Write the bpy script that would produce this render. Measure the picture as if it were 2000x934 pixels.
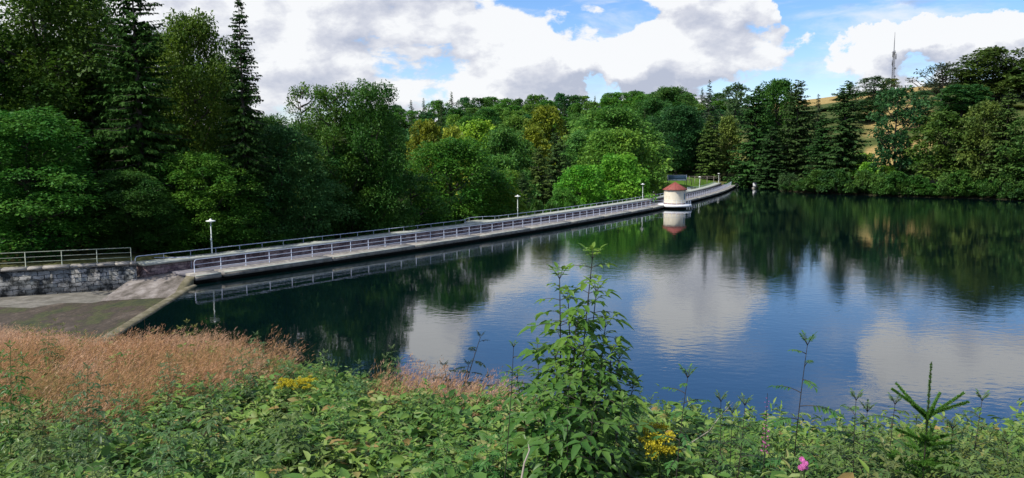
import bpy, math, random
import numpy as np
R = math.radians
sc = bpy.context.scene
for o in list(bpy.data.objects): bpy.data.objects.remove(o)

# ------------------------------------------------------------------ camera
PITCH = math.atan(165 / 1500)
CAMZ = 10.5
cam = bpy.data.cameras.new('camera'); cam.sensor_width = 36; cam.lens = 27
cam.clip_start = 0.05; cam.clip_end = 6000
co = bpy.data.objects.new('camera', cam); sc.collection.objects.link(co)
co.location = (0, 0, CAMZ); co.rotation_euler = (math.pi / 2 - PITCH, 0, 0)
sc.camera = co
sc.view_settings.view_transform = 'Standard'; sc.view_settings.look = 'None'
sc.view_settings.exposure = 0.3; sc.view_settings.gamma = 1

# ------------------------------------------------------------------ sun + sky
SUN_AZ, SUN_EL = R(-118), R(50)          # azimuth measured from +Y towards +X
sd = np.array([math.sin(SUN_AZ) * math.cos(SUN_EL), math.cos(SUN_AZ) * math.cos(SUN_EL), math.sin(SUN_EL)])
sl = bpy.data.lights.new('sun', 'SUN'); sl.energy = 4.4; sl.angle = R(0.6); sl.color = (1, .955, .88)
so = bpy.data.objects.new('sun', sl); sc.collection.objects.link(so)
from mathutils import Vector, Matrix
so.rotation_euler = Vector(sd).to_track_quat('Z', 'Y').to_euler()
so.location = (0, 0, 80)

world = bpy.data.worlds.new('World'); sc.world = world; world.use_nodes = True
def N(nt, t, **kw):
    n = nt.nodes.new(t)
    for k, v in kw.items():
        if k.startswith('_'): n.inputs[int(k[1:])].default_value = v
        else: setattr(n, k, v)
    return n
def L(nt, a, b): nt.links.new(a, b)
def M2(nt, op, a, b=None, c=None, clamp=False):
    n = nt.nodes.new('ShaderNodeMath'); n.operation = op; n.use_clamp = clamp
    for i, v in enumerate((a, b, c)):
        if v is None: continue
        if isinstance(v, (int, float)): n.inputs[i].default_value = v
        else: nt.links.new(v, n.inputs[i])
    return n.outputs[0]

# cloud field: a function of direction (azimuth a, elevation e)
def px_ae(px, py):
    return math.atan((px - 1000) / 1500), math.atan((467 - py) / 1500) - PITCH
CL = [  # px, py, radius px x, radius px y, amount
    (1390, 75, 215, 95, .30), (1260, 140, 100, 45, .16), (1310, 20, 90, 60, .15),
    (700, 90, 480, 170, .17), (1040, 130, 110, 70, .20), (900, 150, 200, 60, .12),
    (1685, 150, 85, 45, .24), (1600, 185, 60, 25, .15), (1750, 120, 40, 25, .1),
    (1880, 110, 180, 42, .17), (1600, 105, 60, 40, .06), (1740, 5, 70, 10, .16),
    (1172, 170, 48, 48, -.30), (1135, 70, 70, 42, -.22), (1215, 60, 40, 60, -.12),
    (1615, 30, 90, 48, -.38), (1560, 85, 60, 30, -.10), (1800, 42, 240, 36, -.30), (1850, 155, 130, 22, -.12),
    (1350, -35, 130, 60, .14), (1080, -110, 190, 95, -.34), (1330, -190, 220, 80, -.25), (1600, -60, 60, 220, -.30), (1520, -210, 200, 110, -.32), (1900, -60, 230, 90, .20),
    (820, -60, 200, 120, .06), (1120, -220, 240, 90, -.30), (1850, -260, 300, 100, -.12), (300, 60, 400, 200, .15)]
g = bpy.data.node_groups.new('CloudField', 'ShaderNodeTree')
g.interface.new_socket('Vector', in_out='INPUT', socket_type='NodeSocketVector')
g.interface.new_socket('Fac', in_out='OUTPUT', socket_type='NodeSocketFloat')
gi = g.nodes.new('NodeGroupInput'); go = g.nodes.new('NodeGroupOutput')
mp = N(g, 'ShaderNodeMapping'); mp.inputs[3].default_value = (1, 1.7, 1); mp.inputs[1].default_value = (3.1, 1.7, .4)
L(g, gi.outputs[0], mp.inputs[0])
wn = N(g, 'ShaderNodeTexNoise'); wn.inputs['Scale'].default_value = 9; wn.inputs['Detail'].default_value = 3
L(g, mp.outputs[0], wn.inputs['Vector'])
va = N(g, 'ShaderNodeVectorMath', operation='SCALE'); va.inputs['Scale'].default_value = .05
vs = N(g, 'ShaderNodeVectorMath', operation='SUBTRACT'); L(g, wn.outputs['Color'], vs.inputs[0]); vs.inputs[1].default_value = (.5, .5, .5)
L(g, vs.outputs[0], va.inputs[0])
vb = N(g, 'ShaderNodeVectorMath', operation='ADD'); L(g, mp.outputs[0], vb.inputs[0]); L(g, va.outputs[0], vb.inputs[1])
n1 = N(g, 'ShaderNodeTexNoise'); n1.inputs['Scale'].default_value = 5.2; n1.inputs['Detail'].default_value = 10; n1.inputs['Roughness'].default_value = .6
L(g, vb.outputs[0], n1.inputs['Vector'])
acc = M2(g, 'MULTIPLY_ADD', n1.outputs[0], 1.6, -.31)
vor = N(g, 'ShaderNodeTexVoronoi'); vor.inputs['Scale'].default_value = 21; vor.feature = 'SMOOTH_F1'; vor.inputs['Smoothness'].default_value = .35
L(g, vb.outputs[0], vor.inputs['Vector'])
acc = M2(g, 'ADD', acc, M2(g, 'MULTIPLY', M2(g, 'SUBTRACT', .45, vor.outputs['Distance']), .13))
wk = N(g, 'ShaderNodeTexNoise'); wk.inputs['Scale'].default_value = 7; wk.inputs['Detail'].default_value = 7; wk.inputs['Roughness'].default_value = .6
L(g, gi.outputs[0], wk.inputs['Vector'])
w1 = N(g, 'ShaderNodeVectorMath', operation='SUBTRACT'); L(g, wk.outputs['Color'], w1.inputs[0]); w1.inputs[1].default_value = (.5, .5, .5)
w2 = N(g, 'ShaderNodeVectorMath', operation='MULTIPLY'); L(g, w1.outputs[0], w2.inputs[0]); w2.inputs[1].default_value = (.20, .14, 0)
vw = N(g, 'ShaderNodeVectorMath', operation='ADD'); L(g, gi.outputs[0], vw.inputs[0]); L(g, w2.outputs[0], vw.inputs[1])
for px, py, rx, ry, am in CL:
    a, e = px_ae(px, py)
    s1 = N(g, 'ShaderNodeVectorMath', operation='SUBTRACT'); L(g, vw.outputs[0], s1.inputs[0]); s1.inputs[1].default_value = (a, e, 0)
    s2 = N(g, 'ShaderNodeVectorMath', operation='MULTIPLY'); L(g, s1.outputs[0], s2.inputs[0]); s2.inputs[1].default_value = (1500 / rx, 1500 / ry, 0)
    s3 = N(g, 'ShaderNodeVectorMath', operation='LENGTH'); L(g, s2.outputs[0], s3.inputs[0])
    mr = N(g, 'ShaderNodeMapRange'); mr.interpolation_type = 'SMOOTHSTEP'
    L(g, s3.outputs['Value'], mr.inputs[0]); mr.inputs[1].default_value = 1.45; mr.inputs[2].default_value = .3
    mr.inputs[3].default_value = 0; mr.inputs[4].default_value = am
    acc = M2(g, 'ADD', acc, mr.outputs[0])
L(g, acc, go.inputs[0])

wt = world.node_tree
for n in list(wt.nodes): wt.nodes.remove(n)
out = wt.nodes.new('ShaderNodeOutputWorld'); bg = wt.nodes.new('ShaderNodeBackground')
SKY = .085
bg.inputs[1].default_value = SKY
sky = wt.nodes.new('ShaderNodeTexSky'); sky.sky_type = 'NISHITA'; sky.sun_disc = False
sky.sun_elevation = SUN_EL; sky.sun_rotation = SUN_AZ; sky.ozone_density = 2.2; sky.dust_density = .5; sky.air_density = 1.0
tc = wt.nodes.new('ShaderNodeTexCoord')
sx = wt.nodes.new('ShaderNodeSeparateXYZ'); L(wt, tc.outputs['Generated'], sx.inputs[0])
az = M2(wt, 'ARCTAN2', sx.outputs[0], sx.outputs[1]); el = M2(wt, 'ARCSINE', sx.outputs[2])
cv = wt.nodes.new('ShaderNodeCombineXYZ'); L(wt, az, cv.inputs[0]); L(wt, el, cv.inputs[1])
g1 = wt.nodes.new('ShaderNodeGroup'); g1.node_tree = g; L(wt, cv.outputs[0], g1.inputs[0])
off = N(wt, 'ShaderNodeVectorMath', operation='ADD'); L(wt, cv.outputs[0], off.inputs[0]); off.inputs[1].default_value = (-.018, .026, 0)
g2 = wt.nodes.new('ShaderNodeGroup'); g2.node_tree = g; L(wt, off.outputs[0], g2.inputs[0])
dens = N(wt, 'ShaderNodeMapRange'); dens.interpolation_type = 'SMOOTHSTEP'
cim = N(wt, 'ShaderNodeMapping'); cim.inputs[3].default_value = (1.0, 4.2, 1); cim.inputs[2].default_value = (0, 0, .22); L(wt, cv.outputs[0], cim.inputs[0])
cin = N(wt, 'ShaderNodeTexNoise'); cin.inputs['Scale'].default_value = 4.5; cin.inputs['Detail'].default_value = 9; cin.inputs['Roughness'].default_value = .62; cin.inputs['Distortion'].default_value = .4; L(wt, cim.outputs[0], cin.inputs['Vector'])
cir = N(wt, 'ShaderNodeMapRange'); cir.interpolation_type = 'SMOOTHSTEP'; L(wt, cin.outputs[0], cir.inputs[0]); cir.inputs[1].default_value = .46; cir.inputs[2].default_value = .72; cir.inputs[4].default_value = .75
L(wt, g1.outputs[0], dens.inputs[0]); dens.inputs[1].default_value = .49; dens.inputs[2].default_value = .585
diff = M2(wt, 'SUBTRACT', g1.outputs[0], g2.outputs[0])
thick = M2(wt, 'MULTIPLY', M2(wt, 'SUBTRACT', g1.outputs[0], .62), .95)
shade = M2(wt, 'ADD', M2(wt, 'MULTIPLY_ADD', diff, 2.9, .80), M2(wt, 'MULTIPLY', thick, -.42), clamp=True)
cr = wt.nodes.new('ShaderNodeValToRGB'); e = cr.color_ramp.elements
e[0].position = .05; e[0].color = (.50, .54, .66, 1); e[1].position = .92; e[1].color = (.975, .985, 1.0, 1)
e2 = e.new(.5); e2.color = (.70, .72, .80, 1)
L(wt, shade, cr.inputs[0])
cs = N(wt, 'ShaderNodeVectorMath', operation='SCALE'); cs.inputs['Scale'].default_value = .80 / SKY; L(wt, cr.outputs[0], cs.inputs[0])
hs = N(wt, 'ShaderNodeHueSaturation'); hs.inputs['Saturation'].default_value = 1.28; hs.inputs['Value'].default_value = 1.55; L(wt, sky.outputs[0], hs.inputs['Color'])
mx = N(wt, 'ShaderNodeMix', data_type='RGBA'); L(wt, M2(wt, 'MAXIMUM', M2(wt, 'MULTIPLY', dens.outputs[0], .97), cir.outputs[0]), mx.inputs[0])
tn = N(wt, 'ShaderNodeVectorMath', operation='MULTIPLY'); tn.inputs[1].default_value = (1.0, .98, 1.12); L(wt, hs.outputs[0], tn.inputs[0]); L(wt, tn.outputs[0], mx.inputs[6]); L(wt, cs.outputs[0], mx.inputs[7])
L(wt, mx.outputs[2], bg.inputs[0]); L(wt, bg.outputs[0], out.inputs[0])
world.cycles.sampling_method = 'MANUAL'; world.cycles.sample_map_resolution = 512

sc.cycles.max_bounces = 6; sc.cycles.diffuse_bounces = 2; sc.cycles.glossy_bounces = 3; sc.cycles.transmission_bounces = 3
sc.cycles.caustics_reflective = False; sc.cycles.caustics_refractive = False

# ------------------------------------------------------------------ helpers
rng = np.random.default_rng(7); random.seed(7)
def ray(px, py):
    a = (px - 1000) / 1500; b = (467 - py) / 1500
    return np.array([a, math.cos(PITCH) + b * math.sin(PITCH), -math.sin(PITCH) + b * math.cos(PITCH)])
def at_z(px, py, z):
    d = ray(px, py); return d * ((z - CAMZ) / d[2]) + np.array([0, 0, CAMZ])
def at_y(px, py, Y):
    d = ray(px, py); return d * (Y / d[1]) + np.array([0, 0, CAMZ])
def proj(X, Y, Z):
    z = Z - CAMZ; f = Y * math.cos(PITCH) - z * math.sin(PITCH); u = Y * math.sin(PITCH) + z * math.cos(PITCH)
    return 1000 + 1500 * X / f, 467 - 1500 * u / f

def new_obj(name, me=None, parent=None, loc=None, rz=0.0):
    o = bpy.data.objects.new(name, me); sc.collection.objects.link(o)
    if parent is not None: o.parent = parent
    if loc is not None: o.location = tuple(float(v) for v in loc)
    o.rotation_euler = (0, 0, rz); return o
def tag(o, label=None, cat=None, group=None, kind=None):
    if label: o['label'] = label
    if cat: o['category'] = cat
    if group: o['group'] = group
    if kind: o['kind'] = kind
    return o
def thing(name, label, cat, loc=(0, 0, 0), rz=0.0, group=None):
    return tag(new_obj(name, None, None, loc, rz), label, cat, group)

class MB:
    """collects vertices and quads; builds ONE mesh"""
    def __init__(s): s.V = []; s.F = []; s.T = []; s.n = 0
    def add(s, V, F, tint=None):
        V = np.asarray(V, float).reshape(-1, 3); F = np.asarray(F, int).reshape(-1, 4)
        s.V.append(V); s.F.append(F + s.n); s.n += len(V)
        s.T.append(np.full(len(V), .5) if tint is None else (np.full(len(V), float(tint)) if np.isscalar(tint) else np.asarray(tint, float)))
    def box(s, x0, x1, y0, y1, z0, z1):
        V = [(x0, y0, z0), (x1, y0, z0), (x1, y1, z0), (x0, y1, z0), (x0, y0, z1), (x1, y0, z1), (x1, y1, z1), (x0, y1, z1)]
        s.hexa(V)
    def hexa(s, V):
        s.add(V, [(0, 3, 2, 1), (4, 5, 6, 7), (0, 1, 5, 4), (1, 2, 6, 5), (2, 3, 7, 6), (3, 0, 4, 7)])
    def tube(s, P, r, k=8, tint=None, cap=True):
        P = np.asarray(P, float); n = len(P); r = np.full(n, r) if np.isscalar(r) else np.asarray(r, float)
        T = np.gradient(P, axis=0); T /= np.linalg.norm(T, axis=1)[:, None] + 1e-9
        up = np.array([0, 0, 1.]) if abs(T[0, 2]) < .9 else np.array([1., 0, 0])
        A = np.cross(T, up); A /= np.linalg.norm(A, axis=1)[:, None] + 1e-9; B = np.cross(T, A)
        th = np.arange(k) * 2 * math.pi / k
        V = P[:, None, :] + r[:, None, None] * (A[:, None, :] * np.cos(th)[None, :, None] + B[:, None, :] * np.sin(th)[None, :, None])
        F = []
        for i in range(n - 1):
            for j in range(k):
                F.append((i * k + j, i * k + (j + 1) % k, (i + 1) * k + (j + 1) % k, (i + 1) * k + j))
        if cap and k % 2 == 0:
            for b in (0, (n - 1) * k):
                for q in range(1, k // 2):
                    F.append((b + q - 1 if q > 1 else b, b + q, b + k - 1 - q, b + k - q if q > 1 else b + k - 1))
        s.add(V.reshape(-1, 3), F, tint)
    def lathe(s, prof, k=16, c=(0, 0, 0)):
        n = len(prof); th = np.arange(k) * 2 * math.pi / k + math.pi / k
        V = np.array([[(r * math.cos(t) + c[0], r * math.sin(t) + c[1], z + c[2]) for t in th] for r, z in prof])
        F = [(i * k + j, i * k + (j + 1) % k, (i + 1) * k + (j + 1) % k, (i + 1) * k + j) for i in range(n - 1) for j in range(k)]
        s.add(V.reshape(-1, 3), F)
    def inst(s, TV, TF, pos, d, nrm, sl_, sw, tint):
        """stamps a template (x along d, y sideways, z along nrm) at many places"""
        pos = np.asarray(pos, float); m = len(pos)
        if m == 0: return
        d = d / (np.linalg.norm(d, axis=1)[:, None] + 1e-9)
        sd_ = np.cross(nrm, d); sd_ /= np.linalg.norm(sd_, axis=1)[:, None] + 1e-9
        nn = np.cross(d, sd_)
        sl_ = np.broadcast_to(sl_, m)[:, None, None]; sw = np.broadcast_to(sw, m)[:, None, None]
        V = pos[:, None, :] + d[:, None, :] * TV[None, :, 0:1] * sl_ + sd_[:, None, :] * TV[None, :, 1:2] * sw + nn[:, None, :] * TV[None, :, 2:3] * sl_
        k = len(TV)
        F = TF[None] + (np.arange(m) * k)[:, None, None]
        s.add(V.reshape(-1, 3), F.reshape(-1, 4), np.repeat(np.broadcast_to(tint, m), k))
    def mesh(s, name, mat=None, smooth=False):
        V = np.concatenate(s.V); F = np.concatenate(s.F); T = np.concatenate(s.T)
        me = bpy.data.meshes.new(name)
        me.vertices.add(len(V)); me.vertices.foreach_set('co', V.astype(np.float32).ravel())
        me.loops.add(F.size); me.loops.foreach_set('vertex_index', F.astype(np.int32).ravel())
        me.polygons.add(len(F)); me.polygons.foreach_set('loop_start', np.arange(0, F.size, 4, dtype=np.int32))
        try: me.polygons.foreach_set('loop_total', np.full(len(F), 4, dtype=np.int32))
        except Exception: pass
        at = me.attributes.new('tint', 'FLOAT', 'POINT'); at.data.foreach_set('value', T.astype(np.float32))
        if smooth: me.polygons.foreach_set('use_smooth', np.ones(len(F), dtype=bool))
        me.update(); me.validate()
        if mat: me.materials.append(mat)
        return me
    def build(s, name, mat, parent=None, loc=None, smooth=False, rz=0.0):
        return new_obj(name, s.mesh(name, mat, smooth), parent, loc, rz)

def norm(v): return v / (np.linalg.norm(v, axis=-1, keepdims=True) + 1e-9)

# ------------------------------------------------------------------ materials
def mat_base(name):
    m = bpy.data.materials.new(name); m.use_nodes = True; nt = m.node_tree
    return m, nt, nt.nodes['Principled BSDF']
def noise_ramp(nt, scale, stops, detail=6, rough=.6, vec=None, dist=0.0, coord='Object'):
    t = nt.nodes.new('ShaderNodeTexCoord'); n = nt.nodes.new('ShaderNodeTexNoise')
    n.inputs['Scale'].default_value = scale; n.inputs['Detail'].default_value = detail; n.inputs['Roughness'].default_value = rough
    n.inputs['Distortion'].default_value = dist
    if vec is not None:
        mp_ = nt.nodes.new('ShaderNodeMapping'); mp_.inputs[3].default_value = vec
        L(nt, t.outputs[coord], mp_.inputs[0]); L(nt, mp_.outputs[0], n.inputs['Vector'])
    else: L(nt, t.outputs[coord], n.inputs['Vector'])
    r = nt.nodes.new('ShaderNodeValToRGB'); el_ = r.color_ramp.elements
    el_[0].position, el_[0].color = stops[0][0], (*stops[0][1], 1); el_[1].position, el_[1].color = stops[-1][0], (*stops[-1][1], 1)
    for p, c in stops[1:-1]: x = el_.new(p); x.color = (*c, 1)
    L(nt, n.outputs[0], r.inputs[0]); return n.outputs[0], r.outputs[0]
def mixc(nt, f, a, b, mode='MIX'):
    m = nt.nodes.new('ShaderNodeMix'); m.data_type = 'RGBA'; m.blend_type = mode
    for i, v in ((0, f), (6, a), (7, b)):
        if isinstance(v, (int, float)): m.inputs[i].default_value = v
        elif isinstance(v, tuple): m.inputs[i].default_value = (*v, 1)
        else: L(nt, v, m.inputs[i])
    return m.outputs[2]
def bump(nt, bs, h, strength=.3, dist=.02):
    b = nt.nodes.new('ShaderNodeBump'); b.inputs['Strength'].default_value = strength; b.inputs['Distance'].default_value = dist
    L(nt, h, b.inputs['Height']); L(nt, b.outputs[0], bs.inputs['Normal'])
def simple(name, stops, scale=3, srough=.8, bs=.3, bd=.02, **kw):
    m, nt, b = mat_base(name); f, c = noise_ramp(nt, scale, stops, **kw)
    L(nt, c, b.inputs["Base Color"]); b.inputs["Roughness"].default_value = srough; bump(nt, b, f, bs, bd); return m
def rampleaf(name, stops, transl=.35, rough=.5, spec=.25):
    m = leafmat(name, (.1, .1, .1), transl, rough, spec); nt = m.node_tree; b = nt.nodes['Principled BSDF']
    a = [n for n in nt.nodes if n.type == 'ATTRIBUTE'][0]; r = nt.nodes.new('ShaderNodeValToRGB'); e_ = r.color_ramp.elements
    e_[0].position, e_[0].color = stops[0][0], (*stops[0][1], 1); e_[1].position, e_[1].color = stops[-1][0], (*stops[-1][1], 1)
    for p, c in stops[1:-1]: x = e_.new(p); x.color = (*c, 1)
    L(nt, a.outputs['Fac'], r.inputs[0]); L(nt, r.outputs[0], b.inputs['Base Color']); L(nt, r.outputs[0], [n for n in nt.nodes if n.type == 'BSDF_TRANSLUCENT'][0].inputs[0]); return m
def leafmat(name, base=None, transl=.35, rough=.45, spec=.4, hue=.03, var=.5):
    """leaf colour = object colour (or base) varied leaf by leaf"""
    m = bpy.data.materials.new(name); m.use_nodes = True; nt = m.node_tree; b = nt.nodes['Principled BSDF']
    a = nt.nodes.new('ShaderNodeAttribute'); a.attribute_name = 'tint'
    if base is None: o = nt.nodes.new('ShaderNodeObjectInfo'); src = o.outputs['Color']
    else: rgb = nt.nodes.new('ShaderNodeRGB'); rgb.outputs[0].default_value = (*base, 1); src = rgb.outputs[0]
    h = nt.nodes.new('ShaderNodeHueSaturation')
    L(nt, M2(nt, 'MULTIPLY_ADD', a.outputs['Fac'], -hue * 2, .5 + hue), h.inputs['Hue'])
    L(nt, M2(nt, 'MULTIPLY_ADD', a.outputs['Fac'], 2 * var, 1 - var), h.inputs['Value'])
    L(nt, src, h.inputs['Color'])
    L(nt, h.outputs[0], b.inputs['Base Color']); b.inputs['Roughness'].default_value = rough
    b.inputs['Specular IOR Level'].default_value = spec
    tr = nt.nodes.new('ShaderNodeBsdfTranslucent')
    L(nt, mixc(nt, .5, h.outputs[0], (.25, .45, .03), 'MIX') if False else h.outputs[0], tr.inputs[0])
    ms = nt.nodes.new('ShaderNodeMixShader'); ms.inputs[0].default_value = transl
    L(nt, b.outputs[0], ms.inputs[1]); L(nt, tr.outputs[0], ms.inputs[2]); L(nt, ms.outputs[0], nt.nodes['Material Output'].inputs[0])
    return m

MAT = {}
MAT['concrete'] = simple('weathered concrete', [(.3, (.12, .11, .095)), (.5, (.27, .25, .22)), (.7, (.40, .37, .32))], 1.6, .9, .5, .03, detail=9, rough=.65)
MAT['cap'] = simple('grey green coping concrete', [(.3, (.25, .27, .21)), (.5, (.34, .355, .30)), (.72, (.43, .44, .39))], 1.2, .9, .4, .02, detail=8)
MAT['walk'] = simple('dark walkway paving', [(.3, (.10, .095, .105)), (.6, (.16, .15, .165)), (.75, (.22, .21, .21))], 2.5, .85, .3, .01)
MAT['lakeside'] = simple('dark damp masonry', [(.3, (.006, .006, .005)), (.6, (.022, .017, .014)), (.8, (.05, .04, .035))], 1.3, .7, .5, .04)  # near-black mottled tone for the dam wall and the platform pier
MAT['rail'] = simple('pale blue grey paint', [(.3, (.36, .41, .52)), (.6, (.47, .52, .62)), (.8, (.55, .58, .66))], 3, .4, .1, .003)
MAT['railold'] = simple('weathered galvanised steel', [(.3, (.24, .27, .20)), (.6, (.34, .38, .29)), (.8, (.42, .45, .36))], 3, .5, .1, .003)
MAT['lamp'] = simple('white lamp enamel', [(.3, (.70, .72, .66)), (.7, (.82, .83, .78))], 3, .35, .05, .002)
MAT['pole'] = simple('pale green pole paint', [(.3, (.46, .52, .47)), (.7, (.62, .66, .60))], 2, .45, .05, .002)
MAT['cream'] = simple('cream render', [(.28, (.52, .46, .35)), (.42, (.68, .61, .46)), (.75, (.76, .70, .55))], 1.6, .85, .15, .01)
MAT['white'] = simple('white paint', [(.3, (.66, .67, .68)), (.7, (.80, .80, .80))], 1.5, .6, .1, .005)
MAT['bark'] = simple('bark', [(.3, (.03, .024, .017)), (.5, (.06, .05, .038)), (.7, (.11, .09, .07))], 3, .9, .6, .05, vec=(1, 1, .25))
MAT['palebark'] = simple('pale bark', [(.3, (.10, .09, .08)), (.5, (.22, .19, .16)), (.7, (.32, .28, .24))], 3, .9, .5, .03, vec=(1, 1, .3))
MAT['stem'] = simple('dark stem', [(.3, (.015, .012, .01)), (.7, (.05, .04, .025))], 12, .6, .2, .004)
MAT['greenstem'] = simple('green stem', [(.3, (.05, .09, .02)), (.7, (.10, .14, .04))], 12, .6, .2, .004)
MAT['wood'] = simple('grey brown timber', [(.3, (.08, .06, .045)), (.7, (.17, .135, .10))], 2, .85, .3, .01)
MAT['palewood'] = simple('pale fence timber', [(.3, (.25, .20, .16)), (.7, (.38, .33, .27))], 2, .85, .3, .01)
MAT['panel'] = simple('blue grey mesh panel', [(.3, (.09, .16, .21)), (.7, (.14, .23, .29))], 1, .35, .1, .005)
MAT['mast'] = simple('galvanised lattice steel', [(.3, (.11, .115, .13)), (.7, (.17, .18, .20))], 1, .5, .1, .005)
MAT['iron'] = simple('dark iron', [(.3, (.015, .015, .016)), (.7, (.04, .04, .045))], 4, .5, .1, .005)
MAT['redwood'] = simple('reddish paint', [(.3, (.30, .09, .07)), (.7, (.42, .15, .12))], 2, .7, .1, .005)
def brickish(name, cols, mortar, sx, sy, off_=.5, scale=1.0, blot=None):
    m, nt, b = mat_base(name); t = nt.nodes.new('ShaderNodeUVMap') if False else nt.nodes.new('ShaderNodeAttribute')
    t.attribute_name = 'suv'
    br = nt.nodes.new('ShaderNodeTexBrick'); br.inputs['Scale'].default_value = scale
    wn_ = nt.nodes.new('ShaderNodeTexNoise'); wn_.inputs['Scale'].default_value = 2.2; wn_.inputs['Detail'].default_value = 4
    L(nt, t.outputs['Vector'], wn_.inputs['Vector'])
    v1 = nt.nodes.new('ShaderNodeVectorMath'); v1.operation = 'SCALE'; v1.inputs['Scale'].default_value = .35; L(nt, wn_.outputs['Color'], v1.inputs[0])
    v2 = nt.nodes.new('ShaderNodeVectorMath'); v2.operation = 'ADD'; L(nt, t.outputs['Vector'], v2.inputs[0]); L(nt, v1.outputs[0], v2.inputs[1])
    L(nt, v2.outputs[0], br.inputs['Vector'])
    br.inputs['Color1'].default_value = (*cols[0], 1); br.inputs['Color2'].default_value = (*cols[1], 1); br.inputs['Mortar'].default_value = (*mortar, 1)
    br.inputs['Brick Width'].default_value = sx; br.inputs['Row Height'].default_value = sy; br.inputs['Mortar Size'].default_value = .025; br.offset = off_
    n2 = nt.nodes.new('ShaderNodeTexNoise'); n2.inputs['Scale'].default_value = .9; n2.inputs['Detail'].default_value = 8; n2.inputs['Roughness'].default_value = .7
    L(nt, t.outputs['Vector'], n2.inputs['Vector'])
    r = nt.nodes.new('ShaderNodeValToRGB'); r.color_ramp.elements[0].position = .42; r.color_ramp.elements[1].position = .56
    r.color_ramp.elements[0].color = (*(blot or (.3, .3, .3)), 1); r.color_ramp.elements[1].color = (1, 1, 1, 1)
    L(nt, n2.outputs[0], r.inputs[0])
    L(nt, mixc(nt, 1.0, br.outputs[0], r.outputs[0], 'MULTIPLY'), b.inputs['Base Color'])
    b.inputs['Roughness'].default_value = .9; bump(nt, b, br.outputs['Fac'], .6, -.04); return m
MAT['stone'] = brickish('purple grey stone masonry', ((.21, .14, .15), (.34, .25, .22)), (.12, .09, .085), .6, .28, blot=(.35, .3, .33))
MAT['rubble'] = brickish('lichened rubble masonry', ((.20, .21, .20), (.48, .45, .40)), (.05, .05, .045), .85, .36, blot=(.07, .08, .08))
MAT['rooftile'] = simple('red roof tile', [(.3, (.17, .045, .035)), (.6, (.27, .065, .045)), (.8, (.33, .10, .07))], 2.2, .75, .3, .01, detail=8)

# water
m, nt, b = mat_base('lake water'); MAT['water'] = m
t = nt.nodes.new('ShaderNodeTexCoord')
mp_ = nt.nodes.new('ShaderNodeMapping'); mp_.inputs[3].default_value = (1, 1.6, 1); mp_.inputs[2].default_value = (0, 0, R(20)); L(nt, t.outputs['Object'], mp_.inputs[0])
wa = nt.nodes.new('ShaderNodeTexNoise'); wa.inputs['Scale'].default_value = 1.5; wa.inputs['Detail'].default_value = 4; wa.inputs['Roughness'].default_value = .5; L(nt, mp_.outputs[0], wa.inputs['Vector'])
wb = nt.nodes.new('ShaderNodeTexNoise'); wb.inputs['Scale'].default_value = .28; wb.inputs['Detail'].default_value = 2; L(nt, mp_.outputs[0], wb.inputs['Vector'])
# calm and ruffled areas
wc = nt.nodes.new('ShaderNodeTexNoise'); wc.inputs['Scale'].default_value = .018; wc.inputs['Detail'].default_value = 3; L(nt, t.outputs['Object'], wc.inputs['Vector'])
wr = nt.nodes.new('ShaderNodeMapRange'); wr.inputs[1].default_value = .42; wr.inputs[2].default_value = .6; wr.inputs[3].default_value = .22; wr.inputs[4].default_value = 1.0; L(nt, wc.outputs[0], wr.inputs[0])
hgt = M2(nt, 'ADD', M2(nt, 'MULTIPLY', wa.outputs[0], wr.outputs[0]), M2(nt, 'MULTIPLY', wb.outputs[0], .8))
b.inputs['Base Color'].default_value = (.0012, .0065, .007, 1); b.inputs['Roughness'].default_value = .012; b.inputs['IOR'].default_value = 2.5
bump(nt, b, hgt, 1.0, .0095)

# ground
m, nt, b = mat_base('earth and meadow'); MAT['ground'] = m
a = nt.nodes.new('ShaderNodeAttribute'); a.attribute_name = 'cover'
_, c1 = noise_ramp(nt, .6, [(.3, (.55, .5, .45)), (.7, (1.25, 1.3, 1.2))], detail=10, rough=.7)
f3, c3 = noise_ramp(nt, 9, [(.3, (.7, .7, .7)), (.7, (1.2, 1.2, 1.2))], detail=6)
L(nt, mixc(nt, 1.0, mixc(nt, 1.0, a.outputs['Color'], c1, 'MULTIPLY'), c3, 'MULTIPLY'), b.inputs['Base Color'])
b.inputs['Roughness'].default_value = 1; b.inputs['Specular IOR Level'].default_value = .1; bump(nt, b, f3, .8, .08)
# spillway floor
m, nt, b = mat_base('mossy spillway floor'); MAT['moss'] = m
f1, c1 = noise_ramp(nt, .5, [(.34, (.020, .028, .007)), (.44, (.050, .055, .014)), (.50, (.040, .030, .018)), (.58, (.062, .046, .032)), (.70, (.13, .105, .085))], detail=10, rough=.7, vec=(1, .45, 1))
f2, c2 = noise_ramp(nt, 5, [(.3, (.55, .55, .5)), (.7, (1.35, 1.3, 1.2))], detail=8, vec=(1, .5, 1))
L(nt, mixc(nt, 1.0, c1, c2, 'MULTIPLY'), b.inputs['Base Color']); b.inputs['Roughness'].default_value = .85; bump(nt, b, f2, .8, .05)
m, nt, b = mat_base('mossy concrete beam'); MAT['mossbeam'] = m
f1, c1 = noise_ramp(nt, 1.2, [(.3, (.05, .045, .018)), (.5, (.12, .105, .055)), (.7, (.23, .20, .15))], detail=9, rough=.7)
L(nt, c1, b.inputs['Base Color']); b.inputs['Roughness'].default_value = .85; bump(nt, b, f1, .6, .04)
MAT['ramp'] = simple('worn pinkish concrete ramp', [(.34, (.05, .042, .03)), (.46, (.13, .11, .09)), (.58, (.23, .20, .175)), (.74, (.36, .33, .30))], .9, .9, .5, .03, detail=10, rough=.7, vec=(1, .6, 1))
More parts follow.
